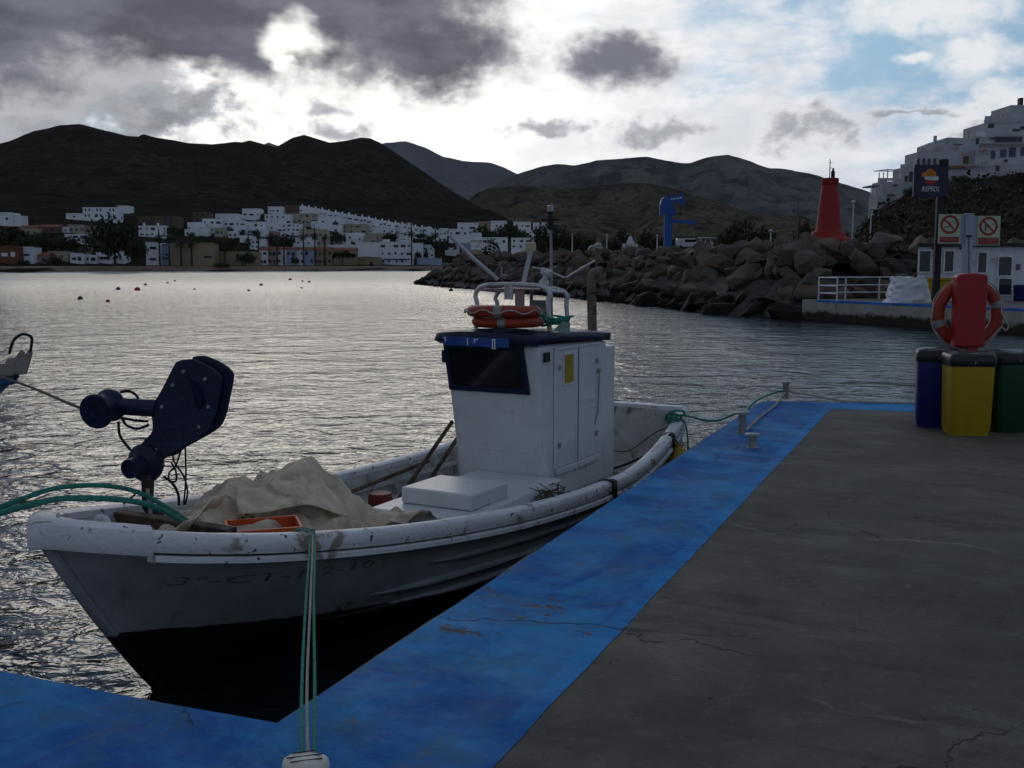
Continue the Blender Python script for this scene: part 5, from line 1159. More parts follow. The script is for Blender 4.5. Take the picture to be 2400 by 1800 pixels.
# blue jib crane
CY = 130.0
def cpx(px, py, Y=CY): return aty(px, py, Y)
cr = thing('jib_crane', 'bright blue jib crane standing behind the breakwater', 'crane', (cpx(1565, 590).x, CY, 3.4))
MCB = mat('crane_blue', (.012, .085, .33), .5, .15, 1.5, col2=(.01, .06, .25), c2=(.5, .7))
a, b = cpx(1557, 503), cpx(1574, 600); MB().box(((a.x + b.x) / 2, CY, (a.z + 3.4) / 2), (b.x - a.x, .8, a.z - 3.4)).build('column', MCB, cr, bevel=.05)
def cpoly(pts, nm, par, th=.6, off=0.0):
    mbx = MB(); mbx.prism([cpx(x, y) + Vector((0, -th / 2 - off, 0)) for x, y in pts], (0, th, 0)); return mbx.build(nm, MCB, par, bevel=.03)
hd = cpoly([(1546, 504), (1546, 480), (1550, 468), (1556, 462), (1570, 462), (1574, 480), (1582, 490), (1584, 503)], 'slewing_head', cr, .9)
cpoly([(1551, 473), (1556, 462), (1600, 455), (1603, 458), (1603, 470), (1575, 477)], 'jib', cr, .5, .05)
cpoly([(1590, 470), (1604, 466), (1605, 479), (1593, 481)], 'winch', cr, .4)
mb = MB(); mb.tube([cpx(1596, 480), cpx(1594, 497)], .035, 6); mb.torus(cpx(1594, 501), .12, .035, (1, 0, 0), (0, 0, 1), 14, 6, -2.5, 2.2); mb.build('hook', MBLACK, cr)
cpoly([(1573, 517), (1580, 513), (1595, 515), (1632, 519), (1634, 524), (1618, 527), (1600, 522), (1574, 523)], 'lower_boom', cr, .4)
mb = MB()
for i in range(6): q = cpx(1568 + i * 5.4, 467.5 - i * .75); mb.box(q + Vector((0, -.315, 0)), (.16, .02, .16), (1, 0, .15))
mb.build('worn_lettering', mat('white_lettering', (.7, .72, .75)), cr)
# lamp posts
def lamp_post(px, yt, yb, Y, label, double=False):
    p = aty(px, yb, Y); zt_ = aty(px, yt, Y).z; t = thing('lamp_post', label, 'lamp post', (p.x, Y, 3.4), 'lamp posts behind the breakwater'); r_ = .05 + Y * .00035
    m = mat('pale_lamp_paint', (.5, .5, .5), .5) if not double else mat('dull_lamp_steel', (.10, .10, .10), .5)
    MB().tube([Vector((p.x, Y, 3.3)), Vector((p.x, Y, zt_))], [r_ * 1.2, r_ * .8], 8).build('pole', m, t, smooth=True)
    for s_ in ((-1, 1) if double else (0,)):
        mbx = MB()
        if double: mbx.tube([Vector((p.x, Y, zt_ - .1)), Vector((p.x + s_ * .9, Y, zt_ + .05))], .05, 6); mbx.box(Vector((p.x + s_ * 1.0, Y, zt_ + .03)), (.55, .25, .12))
        else: mbx.lathe([(.08, 0), (.20, .04), (.24, .10), (.12, .22), (.02, .25)], Vector((p.x, Y, zt_)), n=12)
        mbx.build('lamp_head', m, t)
for px, yt, yb, Y, lab, db in ((1341, 552, 584, 170, 'pale lamp post left of the wheelhouse exhaust pipe', False), (1422, 553, 583, 170, 'pale lamp post beside the stored white buoy', False), (1540, 554, 583, 150, 'pale lamp post just left of the blue crane', False), (1806, 543, 566, 110, 'short white post on the crest left of the red tower', False), (1868, 470, 566, 125, 'tall dark double-headed lamp left of the red tower', True), (1997, 475, 570, 105, 'tall grey lamp post right of the red tower', False), (2039, 492, 572, 105, 'grey lamp post in front of the lowest headland house', False)):
    lamp_post(px, yt, yb, Y, lab, db)
# stored buoys, statue-like white shrine, vans and beach bar behind the breakwater
p = aty(1402, 588, 150); t = thing('stored_buoy', 'round white navigation buoy stored ashore on the breakwater', 'buoy', (p.x, 150, 3.4)); MB().lathe([(.3, -.5), (.5, 0), (.62, .5), (.62, .9), (.4, 1.3), (.05, 1.42)], Vector((p.x, 150, aty(1402, 583, 150).z - .55)), n=16).build('float', mat('dull_white_float', (.4, .42, .42), .5, .2, 2), t, smooth=True)
MB().torus(Vector((p.x, 150, aty(1402, 576, 150).z)), .6, .08, (1, 0, 0), (0, 1, 0), 20, 6).build('collar', mat('dark_collar', (.04, .05, .05), .6), t, smooth=True)
p = aty(1391, 590, 148); o = MB().lathe([(.7, -.4), (.75, .1), (.55, .45), (.2, .6)], Vector((p.x, 148, aty(1391, 583, 148).z - .1)), n=16).build('stored_float', mat('green_white_float', (.05, .14, .10), .5, .1, 1, col2=(.4, .42, .42), c2=(.48, .52), s2=1), smooth=True, org=(p.x, 148, 3.4)); tag(o, 'low green and white float beside the stored buoy', 'float')
p = aty(1477, 588, 230); t = thing('white_chapel', 'small white domed chapel among the dark harbour trees', 'chapel', (p.x, 230, 3.4)); zz = aty(1477, 574, 230).z
MB().lathe([(.8, 3.4 - zz), (.8, .4), (.75, .8), (.5, 1.1), (.42, 1.5), (.2, 1.8), (.05, 2.0)], Vector((p.x, 230, zz)), n=12).build('dome', mat('lime_white', (.55, .55, .56), .7, .1, 1), t, smooth=True); MB().box((p.x, 230, (3.4 + zz) / 2), (3.0, 3.0, zz - 3.4 + .5)).build('base', mat('lime_white', (.55, .55, .56)), t)
def van(px, yb, Y, L_, H_, label):
    p = aty(px, yb, Y); t = thing('parked_van', label, 'van', (p.x, Y, p.z), 'vans parked behind the breakwater'); mw = mat('van_white', (.55, .56, .58), .35)
    pr = [(-L_ / 2, .3), (L_ / 2, .3), (L_ / 2, H_ * .55), (L_ / 2 - .35, H_ * .62), (L_ / 2 - .75, H_), (-L_ / 2 + .1, H_), (-L_ / 2, H_ * .9)]
    MB().prism([Vector((p.x + x, Y - .85, p.z + z)) for x, z in pr], (0, 1.7, 0)).build('body', mw, t, bevel=.05)
    MB().box((p.x + L_ * .12, Y - .86, p.z + H_ * .76), (L_ * .5, .03, H_ * .26)).build('side_window', MGLASS, t)
    for s_ in (-1, 1): MB().lathe([(.32, -.1), (.32, .1)], Vector((p.x + s_ * L_ * .32, Y - .78, p.z + .32)), (0, 1, 0), 12).build('wheel', MBLACK, t, smooth=True)
van(1610, 582, 210, 4.2, 1.9, 'white van parked to the right of the blue crane'); van(1757, 582, 210, 3.8, 1.9, 'white van parked in front of the dark harbour bushes')
p = aty(1665, 588, 240); t = thing('beach_bar', 'white open-sided beach bar between crane and red tower', 'beach bar', (p.x, 240, 3.4)); zz = aty(1665, 557, 240).z
MB().box((p.x, 241.5, zz), (4.6, 4, .16)).build('roof', mat('lime_white', (.55, .55, .56)), t)
for i in range(5): MB().box((p.x - 2.2 + i * 1.1, 240, (3.4 + zz) / 2 - .05), (.14, .14, zz - 3.5)).build('post', mat('lime_white', (.55, .55, .56)), t)
MB().box((p.x, 240.4, zz - 1.6), (5.2, .2, 1.1)).build('counter', mat('lime_white', (.55, .55, .56)), t)
# little white stair rail at the far end of the breakwater
sr = aty(1145, 590, 128); t = thing('stair_rail', 'small white stair railing at the far end of the breakwater', 'railing', (sr.x, 128, 3.6))
tops = [(1142, 570), (1153, 573), (1163, 580), (1174, 591)]
for x, y in tops: q = aty(x, y, 128); MB().tube([q, q + Vector((0, 0, -.95))], .045, 6).build('post', MRAIL, t)
for h in (0, -.45, -.85): MB().tube([aty(x, y, 128) + Vector((0, 0, h)) for x, y in tops], .04, 6).build('rail', MRAIL, t)

# ------------------------------------------------------------------ vegetation kit
def leaf_mat(name, c, c2):
    m = bpy.data.materials.new(name); m.use_nodes = True; nt = m.node_tree; nt.nodes.clear(); g = G(nt)
    out = g.n('ShaderNodeOutputMaterial'); b = g.n('ShaderNodeBsdfPrincipled'); g.L.new(b.outputs[0], out.inputs[0])
    rnd = g.n('ShaderNodeNewGeometry').outputs['Random Per Island']; ob = g.n('ShaderNodeObjectInfo').outputs['Random']
    col = g.mix(rnd, c, c2); col = g.mix(g.m('MULTIPLY', ob, .5), col, tuple(x * .6 for x in c)); g.put(b.inputs['Base Color'], col); b.inputs['Roughness'].default_value = .7; b.inputs['Specular IOR Level'].default_value = .2; return m
ML1 = leaf_mat('dark_evergreen_leaves', (.030, .042, .018), (.055, .068, .028)); ML2 = leaf_mat('scrub_leaves', (.045, .045, .025), (.085, .075, .042)); ML3 = leaf_mat('palm_fronds', (.035, .045, .020), (.07, .072, .03))
MTRUNK = mat('tree_bark', (.075, .055, .04), .9, .3, 3)
def crown_mesh(kind, seed, m, clumps=46, leaves=26):
    rr = random.Random(seed); mbx = MB()
    for k in range(clumps):
        a = rr.uniform(0, 6.28); u = rr.uniform(-1, 1); r_ = rr.random() ** .4
        d = Vector((math.cos(a) * math.sqrt(1 - u * u), math.sin(a) * math.sqrt(1 - u * u), u)) * r_
        if kind == 'broad': c = Vector((d.x * .80, d.y * .80, .58 + d.z * .36)); cr_ = rr.uniform(.16, .27)
        elif kind == 'umbrella': c = Vector((d.x * .86, d.y * .86, .74 + d.z * .16 - .08 * (d.x ** 2 + d.y ** 2))); cr_ = rr.uniform(.12, .2)
        elif kind == 'cypress': z = rr.random(); w_ = .9 * (1 - z) ** .6 * min(1, z * 8 + .3); c = Vector((math.cos(a) * w_ * r_ * .8, math.sin(a) * w_ * r_ * .8, .05 + z * .9)); cr_ = .12
        else: c = Vector((d.x * .8, d.y * .8, .32 + d.z * .38)); cr_ = rr.uniform(.18, .28)
        for q in range(leaves):
            p = c + Vector((rr.gauss(0, 1), rr.gauss(0, 1), rr.gauss(0, .7))).normalized() * cr_ * rr.uniform(.3, 1.05); s_ = rr.uniform(.035, .075)
            n = Vector((rr.gauss(0, 1), rr.gauss(0, 1), rr.gauss(.4, 1))).normalized(); e1 = n.orthogonal().normalized() * s_; e2 = n.cross(e1).normalized() * s_ * rr.uniform(.5, 1)
            mbx.add([p - e1, p + e2, p + e1, p - e2], [(0, 1, 2, 3)])
    me = mbx.mesh('crown', recalc=False); me.materials.append(m); return me
def trunk_mesh(kind, seed):
    rr = random.Random(seed); mbx = MB(); top = {'broad': .45, 'umbrella': .68, 'cypress': .3, 'bush': .2}[kind]
    mbx.tube([(0, 0, -.12), (.01, 0, top * .5), (0, .02, top)], [.07, .05, .035], 7)
    for k in range(5):
        a = k * 1.26 + rr.uniform(-.3, .3); mbx.tube([(0, .01, top * rr.uniform(.5, .9)), (math.cos(a) * .25, math.sin(a) * .25, top + .08), (math.cos(a) * .5, math.sin(a) * .5, top + .2)], [.03, .02, .008], 5)
    me = mbx.mesh('trunk'); me.materials.append(MTRUNK); return me
CR = {k: [crown_mesh(k, 11 + i * 7, ML2 if k == 'bush' and i > 1 else ML1) for i in range(n)] for k, n in (('broad', 4), ('umbrella', 2), ('cypress', 1), ('bush', 4))}
TK = {k: trunk_mesh(k, 3) for k in CR}
def palm_mesh(seed):
    rr = random.Random(seed); f_ = MB()
    for k in range(34):
        a = rr.uniform(0, 6.28); el_ = rr.uniform(-.9, 1.25); L_ = rr.uniform(.85, 1.1) * (1 if el_ > -.3 else .7); d = Vector((math.cos(a), math.sin(a), 0)); side = Vector((-d.y, d.x, 0)); pts = []
        for i in range(6):
            t_ = i / 5; e_ = el_ - 1.5 * t_ * (1 if el_ > -.3 else .3); pts.append((pts[-1] if pts else Vector((0, 0, 0))) + (d * math.cos(e_) + Vector((0, 0, math.sin(e_)))) * (L_ / 5 if i else 0))
        for i in range(5):
            for s_ in (-1, 1):
                for q in range(2):
                    p = pts[i].lerp(pts[i + 1], q / 2); p2 = pts[i].lerp(pts[i + 1], q / 2 + .4); w_ = .22 * math.sin(math.pi * min(1, (i + q / 2 + .7) / 5.6)); tip = p2 + side * s_ * w_ + Vector((0, 0, -w_ * .5)); f_.add([p, p2, tip], [(0, 1, 2)])
    me = f_.mesh('fronds', recalc=False); me.materials.append(ML3); return me
PALM = [palm_mesh(i) for i in (1, 2, 3)]
mbx = MB(); mbx.tube([(0, 0, -.1), (.15, 0, .3), (.05, .1, .7), (0, 0, 1)], [1.2, .9, .8, .9], 8); PTRUNK = mbx.mesh('trunk'); PTRUNK.materials.append(mat('palm_trunk', (.06, .048, .036), .9, .3, 2))
rv = random.Random(33)
def tree(px, yt, yb, wpx, kind, label, D=None, group=None, cat='tree', zb=None):
    base = ground_hit(px, yb) if D is None else aty(px, yb, D); D = base.y
    if zb is not None: base.z = zb
    zt_ = aty(px, yt, D).z; h = zt_ - base.z; r_ = wpx / 2 / FPX * D
    t = thing({'broad': 'broadleaf_tree', 'umbrella': 'umbrella_pine', 'cypress': 'cypress_tree', 'bush': 'bush'}[kind], label, cat, base, group); rot = (0, 0, rv.uniform(0, 6.28)); s_ = (r_, r_ * .9, h)
    inst(TK[kind], 'trunk', t, base, (h * .5, h * .5, h), rot); inst(rv.choice(CR[kind]), 'crown', t, base, s_, rot); return t
def palm(px, yt, yb, label, group, cr_=None):
    base = ground_hit(px, yb); D = base.y; zt_ = aty(px, yt, D).z; h = zt_ - base.z; t = thing('palm_tree', label, 'palm tree', base, group); rot = (0, 0, rv.uniform(0, 6.28)); c_ = cr_ or rv.uniform(2.2, 2.9)
    inst(PTRUNK, 'trunk', t, base, (.36, .36, h), rot); inst(rv.choice(PALM), 'crown', t, Vector((base.x, base.y, zt_)), (c_, c_, c_), rot)

# ------------------------------------------------------------------ headland with houses
MHL = hill_mat('headland_scrub', (.060, .045, .034), (.026, .024, .016), .10)
hl = hill('headland', [(1930, 600), (1985, 580), (2030, 520), (2060, 486), (2110, 455), (2150, 440), (2210, 428), (2290, 418), (2360, 408), (2440, 400), (2600, 380), (2900, 330)], 172, 78, 2.5, MHL, nx=110, nt=40, rough=2.2, spread=1.0, seed=4.2, spur=.35)
def head_z(px, t): return 0
mb = MB(); rr = random.Random(77)
deps = [v.co.copy() + Vector((0, 172, 0)) for v in hl.data.vertices]
nrow = 111
for k in range(1500):
    j = rr.randrange(5, 42); i = rr.randrange(2, 108); p = deps[j * nrow + i]; s_ = rr.uniform(.25, .9) * (1 if rr.random() < .85 else 1.8)
    for q in range(9):
        c = p + Vector((rr.gauss(0, .5), rr.gauss(0, .5), abs(rr.gauss(.3, .35)))) * s_; n = Vector((rr.gauss(0, 1), rr.gauss(0, 1), rr.gauss(.3, 1))).normalized(); e1 = n.orthogonal().normalized() * s_ * rr.uniform(.18, .4); e2 = n.cross(e1).normalized() * s_ * .25; mb.add([c - e1, c + e2, c + e1, c - e2], [(0, 1, 2, 3)])
tag(mb.build('headland_scrub', ML2, recalc=False, org=(30, 120, 5)), 'low dry scrub covering the headland slope', 'scrub', kind='stuff')
UB = MB(); UB.box((0, 0, 0), (1, 1, 1)); UNIT = {}
def unit(m):
    if m.name not in UNIT: me = UB.mesh('unit_' + m.name); me.materials.append(m); UNIT[m.name] = me
    return UNIT[m.name]
MWIN = mat('window_dark', (.022, .024, .032), .25, .3, 1); MWINB = mat('window_blue', (.04, .055, .11), .3, .2, 1)
WALL = {'w': mat('town_white', (.74, .76, .80), .8, .10, .25, col2=(.58, .57, .57), c2=(.55, .75), s2=.3), 'c': mat('town_cream', (.40, .36, .28), .8, .1, .25), 'y': mat('town_sand_yellow', (.30, .245, .155), .85, .12, .2, col2=(.22, .175, .11), c2=(.5, .7), s2=.2), 'b': mat('town_brown', (.13, .085, .06), .85, .15, .3), 'o': mat('town_orange', (.17, .062, .034), .8, .12, .3), 'p': mat('town_pink', (.34, .23, .20), .8, .1, .3), 'l': mat('town_blue_white', (.36, .42, .56), .8, .1, .3), 'g': mat('town_grey', (.22, .22, .22), .8, .1, .3), 'h': mat('headland_white', (.44, .445, .48), .8, .14, .4, col2=(.28, .27, .27), c2=(.52, .72), s2=.5)}
MTILE = mat('terracotta_tiles', (.22, .085, .045), .85, .2, 1.5, .4, 6, col2=(.12, .05, .03), c2=(.5, .7), s2=1.2)
def hbox(t, nm, x0, x1, yt, yb, D, dep, m, dz=0.0, extra=0.0):
    a, b = aty(x0, yt, D), aty(x1, yb, D); return inst(unit(m), nm, t, ((a.x + b.x) / 2, D + dep / 2, (a.z + b.z - extra) / 2 + dz), (b.x - a.x, dep, a.z - b.z + extra))
HD = 176.0
def hh(name, label, x0, yb, cat='house'): p = aty(x0, yb, HD); return thing(name, label, cat, p, 'houses on the headland')
def wins(t, lst, D, m=MWIN, nm='window', out=.08):
    for x0, x1, y0, y1 in lst: hbox(t, nm, x0, x1, y0, y1, D - out, .12, m)
h1 = hh('headland_house', 'lowest white headland house with a metal pergola on its terrace', 2075, 470)
hbox(h1, 'wall', 2056, 2078, 457, 492, HD - 2, 4, WALL['h'], 0, 3); hbox(h1, 'wall', 2068, 2116, 425, 478, HD, 5, WALL['h'], 0, 3); hbox(h1, 'parapet', 2059, 2079, 417, 427, HD + .5, .3, WALL['h'])
for x, y0, y1 in ((2060, 404, 424), (2070, 404, 424), (2080, 397, 420), (2109, 399, 420)): hbox(h1, 'pergola_post', x, x + 1.4, y0, y1, HD + 2, .12, MRAIL)
for i in range(5): p, q = aty(2048 + i * 8, 401 - i * .9, HD + 1), aty(2080 + i * 8, 397 + i * .3, HD + 7); MB().tube([p, q], .06, 5).build('pergola_beam', MRAIL, h1)
MB().tube([aty(2047, 401, HD + 1), aty(2110, 401, HD + 1)], .07, 5).build('pergola_beam', MRAIL, h1)
for x in (2041, 2050): hbox(h1, 'awning_post', x, x + 1.3, 438, 458, HD - 2, .12, MRAIL)
hbox(h1, 'awning', 2040, 2062, 434, 437, HD - 2, 4, mat('grey_awning', (.2, .2, .2), .8)); hbox(h1, 'railing', 2079, 2108, 417, 424, HD + 4, .08, MRAIL)
wins(h1, ((2059, 2064, 474, 480), (2068, 2074, 472, 478)), HD - 2.1); wins(h1, ((2078, 2098, 455, 459), (2094, 2105, 432, 436)), HD, WALL['o'], 'awning_strip', .5)
h2 = hh('headland_house', 'narrow white headland house left of the navy fuel sign', 2127, 430); hbox(h2, 'wall', 2118, 2150, 392, 432, HD + 2, 5, WALL['h'], 0, 4); hbox(h2, 'parapet', 2112, 2138, 385, 393, HD + 2, .3, WALL['h']); hbox(h2, 'parapet', 2136, 2147, 382, 393, HD + 3, .3, WALL['h'])
wins(h2, ((2121, 2127, 412, 426), (2131, 2140, 402, 426)), HD + 2)
h3 = hh('headland_house', 'white headland house with a row of arched openings above the fuel sign', 2220, 390)
ax0 = 2147; hbox(h3, 'wall', 2152, 2300, 356, 392, HD + 5, 6, WALL['h'], 0, 4); hbox(h3, 'parapet', 2157, 2188, 349, 357, HD + 5.2, .3, WALL['h'])
p = [aty(x, y, HD + 6) for x, y in ((2191, 358), (2191, 334), (2221, 322), (2286, 325), (2286, 358))]; MB().prism(p, (0, 8, 0)).build('upper_storey', WALL['h'], h3)
hbox(h3, 'chimney', 2190.5, 2195.5, 318, 337, HD + 6, .5, WALL['h'])
MB().tube([aty(2271, 325, HD + 8), aty(2271, 307, HD + 8)], .05, 5).build('aerial', MSTEEL, h3); MB().tube([aty(2271, 312, HD + 8), aty(2280, 308, HD + 8)], .04, 5).build('aerial_arm', MSTEEL, h3)
for i, x in enumerate((2149, 2162, 2174, 2188)):
    mbx = MB(); w_ = 7; pts = [aty(x, 386, HD + 4.9), aty(x + w_, 386, HD + 4.9)] + [aty(x + w_ / 2 + w_ / 2 * math.cos(R(a)), 375 - 4 * math.sin(R(a)), HD + 4.9) for a in (0, 30, 60, 90, 120, 150, 180)]; mbx.prism(pts, (0, .1, 0)); mbx.build('arch_opening', MWIN, h3)
wins(h3, ((2208, 2222, 373, 388),), HD + 5); wins(h3, ((2234, 2256, 337, 339.5),), HD + 6, WALL['b'], 'slot', .06)
h4 = hh('headland_villa', 'large stepped white villa with crenellated top terrace at the right edge', 2360, 410, 'villa')
hbox(h4, 'wall', 2218, 2500, 388, 428, HD - 1, 9, WALL['h'], 0, 5); hbox(h4, 'wall', 2286, 2500, 350, 390, HD + 3, 9, WALL['h']); hbox(h4, 'wall', 2284, 2500, 318, 352, HD + 8, 9, WALL['h']); hbox(h4, 'wall', 2309, 2500, 288, 320, HD + 13, 9, WALL['h']); hbox(h4, 'wall', 2370, 2500, 246, 290, HD + 18, 8, WALL['h'])
for i, (x0, x1) in enumerate(((2311, 2320), (2323, 2329), (2336, 2343), (2350, 2356), (2362, 2371))): hbox(h4, 'merlon', x0, x1, 272 - i * 2.0, 289, HD + 12.9, .5, WALL['h'])
hbox(h4, 'parapet', 2309, 2400, 279, 289, HD + 13, .4, WALL['h']); hbox(h4, 'chimney', 2391, 2398, 229, 248, HD + 19, 1, mat('dark_cowl', (.03, .03, .035), .6))
hbox(h4, 'terrace_rail', 2289, 2310, 308, 320, HD + 7.5, .08, MRAIL); hbox(h4, 'terrace_rail', 2296, 2420, 336, 346, HD + 2.6, .15, WALL['g']); hbox(h4, 'terrace_wall', 2255, 2500, 402, 420, HD - 4, .4, WALL['h'], 0, 4)
wins(h4, ((2323, 2332, 353, 372), (2345, 2358, 350, 368), (2366, 2380, 346, 368), (2393, 2404, 340, 365)), HD + 3, MWINB); wins(h4, ((2334, 2342, 388, 408), (2354, 2362, 373, 380)), HD - 1); wins(h4, ((2320, 2350, 322, 326), (2374, 2390, 302, 308), (2392, 2404, 296, 304), (2316, 2330, 290, 300)), HD + 7.9, MWIN)
wins(h4, ((2332, 2396, 320, 333), (2288, 2294, 324, 338)), HD + 8, MWIN)
MAW = mat('orange_awning', (.38, .10, .05), .8, .25, 1.5, col2=(.45, .38, .33), c2=(.5, .55), s2=2)
for i, (x0, x1, y0) in enumerate(((2248, 2268, 358), (2272, 2286, 354), (2298, 2314, 349), (2262, 2276, 386), (2280, 2294, 383), (2300, 2316, 379))):
    mbx = MB(); D = HD + (3 if y0 < 370 else -1) - .1; mbx.prism([aty(x0, y0 + 5, D - 1.2), aty(x1, y0 + 1, D - 1.2), aty(x1, y0 - 1, D), aty(x0, y0 + 3, D)], (0, 0, -.10)); mbx.build('awning', MAW, h4)
wins(h4, ((2258, 2270, 366, 384),), HD + 2.6, WALL['b'], 'doorway'); hbox(h4, 'ledge', 2218, 2262, 388, 394, HD - 1.4, .5, mat('terracotta_ledge', (.25, .12, .08), .8))
for px, yt, yb, wd_, D, lab in ((2075, 480, 510, 60, 165, 'dark bush under the lowest headland house'), (2140, 428, 470, 70, 168, 'dark bush left of the fuel sign post'), (2250, 405, 450, 120, 168, 'broad dark bush below the awnings of the headland villa'), (2370, 420, 465, 110, 160, 'round dark bush below the terrace wall at right'), (2290, 430, 470, 60, 160, 'smaller dark bush between two larger ones on the headland'), (2020, 540, 580, 70, 120, 'bush on the headland foot behind the grey lamp post')):
    tree(px, yt, yb, wd_, 'bush', lab, D, 'bushes on the headland', 'bush')

# ------------------------------------------------------------------ the town
def house(x0, x1, yt, yb, col, label, rows=1, cols=2, roof='flat', chim=0, dep=7.0, group=None, name='town_house', cat='house', wm=None, wh=1.15, ww=1.0, D=None, yg=None):
    mid = (x0 + x1) / 2; base = ground_hit(mid, yg or yb) if D is None else aty(mid, yb, D); D = base.y; k = D / FPX
    zt_ = aty(mid, yt, D).z; zb_ = min(base.z, aty(mid, yb, D).z); X0, X1 = aty(x0, yb, D).x, aty(x1, yb, D).x; W_ = X1 - X0; H_ = zt_ - zb_
    t = thing(name, label, cat, (base.x, D, zb_), group); m = WALL[col]
    zw = zt_ - (.9 if roof == 'tile' else 0)
    inst(unit(m), 'wall', t, ((X0 + X1) / 2, D + dep / 2, (zw + zb_ - 2.5) / 2), (W_, dep, zw - zb_ + 2.5))
    if roof == 'tile':
        mbx = MB(); e_ = .25; mbx.prism([Vector((X0 - e_, D - .35, zw - .05)), Vector((X0 - e_, D + dep / 2, zt_ + .25)), Vector((X0 - e_, D + dep, zw))], (W_ + 2 * e_, 0, 0)); mbx.build('roof', MTILE, t)
    else: inst(unit(m), 'parapet', t, ((X0 + X1) / 2, D + .1, zt_ + .12), (W_ + .12, .45, .30))
    for c in range(chim): inst(unit(m), 'chimney', t, (X0 + W_ * (c + .35) / max(1, chim), D + 1.2, zt_ + .75), (.75, .75, 1.3))
    if rows and cols:
        for r_ in range(rows):
            zc = zb_ + (zw - zb_) * (r_ + .52) / rows
            for c in range(cols):
                xc = X0 + W_ * (c + .5 + rv.uniform(-.12, .12)) / cols; w_ = min(ww * rv.choice((.6, .8, .9, 1.2, 2.4)), W_ / cols * .7); h_ = min(wh * rv.uniform(.5, 1.0), (zw - zb_) / rows * .42); zq = zc + rv.uniform(-.15, .15)
                if rv.random() < .22: continue
                inst(unit(wm or (MWIN if rv.random() < .7 else MWINB)), 'window', t, (xc, D - .02, zq), (w_, .14, h_))
    return t
B1 = 'beachfront houses'; B2 = 'houses on the town slope'
house(-30, 31, 499, 528, 'w', 'white house cut by the left edge, high on the slope', 1, 2, group=B2); house(24, 49, 505, 531, 'w', 'white house stepped below the one at the left edge', 1, 1, group=B2)
T = house(195, 277, 487, 521, 'w', 'long white apartment block with paired dark windows on the hillside', 0, 0, group=B2, name='apartment_block', cat='apartments'); D = T.location.y
for y in (489, 502):
    for x in (199, 207, 226, 234, 256, 264): hbox(T, 'window', x, x + 3.4, y, y + 6, D - .1, .2, MWIN)
for x0, x1 in ((220, 240), (246, 264)): hbox(T, 'balcony', x0, x1, 513, 516, D - .8, .9, WALL['w'])
T = house(274, 303, 483, 501, 'w', 'pointed white end wing right of the long apartment block', 0, 0, group=B2, name='apartment_wing', cat='apartments'); wins(T, ((281, 285, 489, 494), (272, 277, 483, 486)), T.location.y)
house(155, 196, 501, 515, 'w', 'low white wing left of the long apartment block', 1, 1, group=B2)
for a in ((45, 84, 529, 549, 'c', 'cream house with tiled roof above the left trees', 1, 2, 'tile'), (93, 136, 527, 547, 'b', 'reddish brown house left of a white cottage', 1, 2, 'tile'), (136, 161, 533, 547, 'w', 'small white cottage between brown and cream houses', 1, 2, 'flat'), (160, 198, 528, 549, 'c', 'cream house with flat roof above the white duplex', 1, 3, 'flat'), (198, 246, 530, 552, 'p', 'dull pink house left of the tall dark tree', 1, 3, 'flat'), (152, 201, 550, 573, 'w', 'white duplex half hidden by dark trees', 2, 3, 'flat')):
    house(*a[:6], rows=a[6], cols=a[7], roof=a[8], group=B2)
house(-20, 43, 578, 617, 'o', 'orange-red beach house cut by the left edge', 1, 3, group=B1, wm=WALL['w'], wh=2.2, ww=2.4); house(43, 79, 580, 617, 'w', 'white cube house right of the orange-red beach house', 1, 1, group=B1, wm=MWINB, ww=3.2)
house(80, 112, 593, 617, 'p', 'low pinkish beach cottage beside the round bush', 1, 2, 'tile', group=B1); house(112, 160, 590, 612, 'c', 'cream cottage behind the round beach bush', 1, 2, group=B1)
house(165, 196, 595, 618, 'w', 'left end of the long white beach villa', 1, 2, group=B1, ww=1.6, wh=1.6); house(195, 226, 599, 618, 'w', 'low middle part of the long white beach villa', 1, 2, group=B1, ww=1.8, wh=1.8); T = house(226, 262, 593, 618, 'w', 'right part of the long white beach villa with tall chimney', 1, 1, group=B1, ww=3); hbox(T, 'chimney', 256, 266, 580, 598, T.location.y - .1, 1.2, WALL['w']); house(262, 291, 591, 618, 'w', 'white villa end with an arched door beside the big tree', 1, 2, group=B1, wh=1.8)
house(170, 201, 579, 598, 'g', 'grey glazed pavilion behind the white beach villa', 1, 1, group=B1, ww=4)
T = house(322, 420, 508, 531, 'b', 'unfinished brown building with open black bays on the slope', 0, 0, group=B2, name='unfinished_building', cat='building'); wins(T, ((326, 360, 514, 526), (383, 391, 508, 518), (396, 404, 508, 518), (383, 391, 521, 529), (396, 404, 521, 529)), T.location.y, MWIN, 'opening')
T = house(452, 492, 498, 527, 'b', 'unfinished brown tower with four black openings', 0, 0, group=B2, name='unfinished_building', cat='building'); wins(T, ((459, 466, 500, 508), (472, 479, 500, 508), (459, 466, 511, 519), (472, 479, 511, 519)), T.location.y, MWIN, 'opening')
house(325, 391, 530, 557, 'w', 'long white house with stepped roof right of the tall dark tree', 2, 5, chim=2, group=B2)
house(343, 376, 569, 622, 'w', 'white house with gabled wall just right of the tall tree', 2, 1, group=B1); house(374, 413, 573, 622, 'l', 'pale blue-white house with dark blue awnings', 1, 3, group=B1); T = [o for o in C.objects if o.get('label') == 'pale blue-white house with dark blue awnings'][0]; wins(T, ((365, 398, 603, 606), (365, 392, 573, 575)), T.location.y - .6, mat('navy_awning', (.02, .025, .07), .8), 'awning')
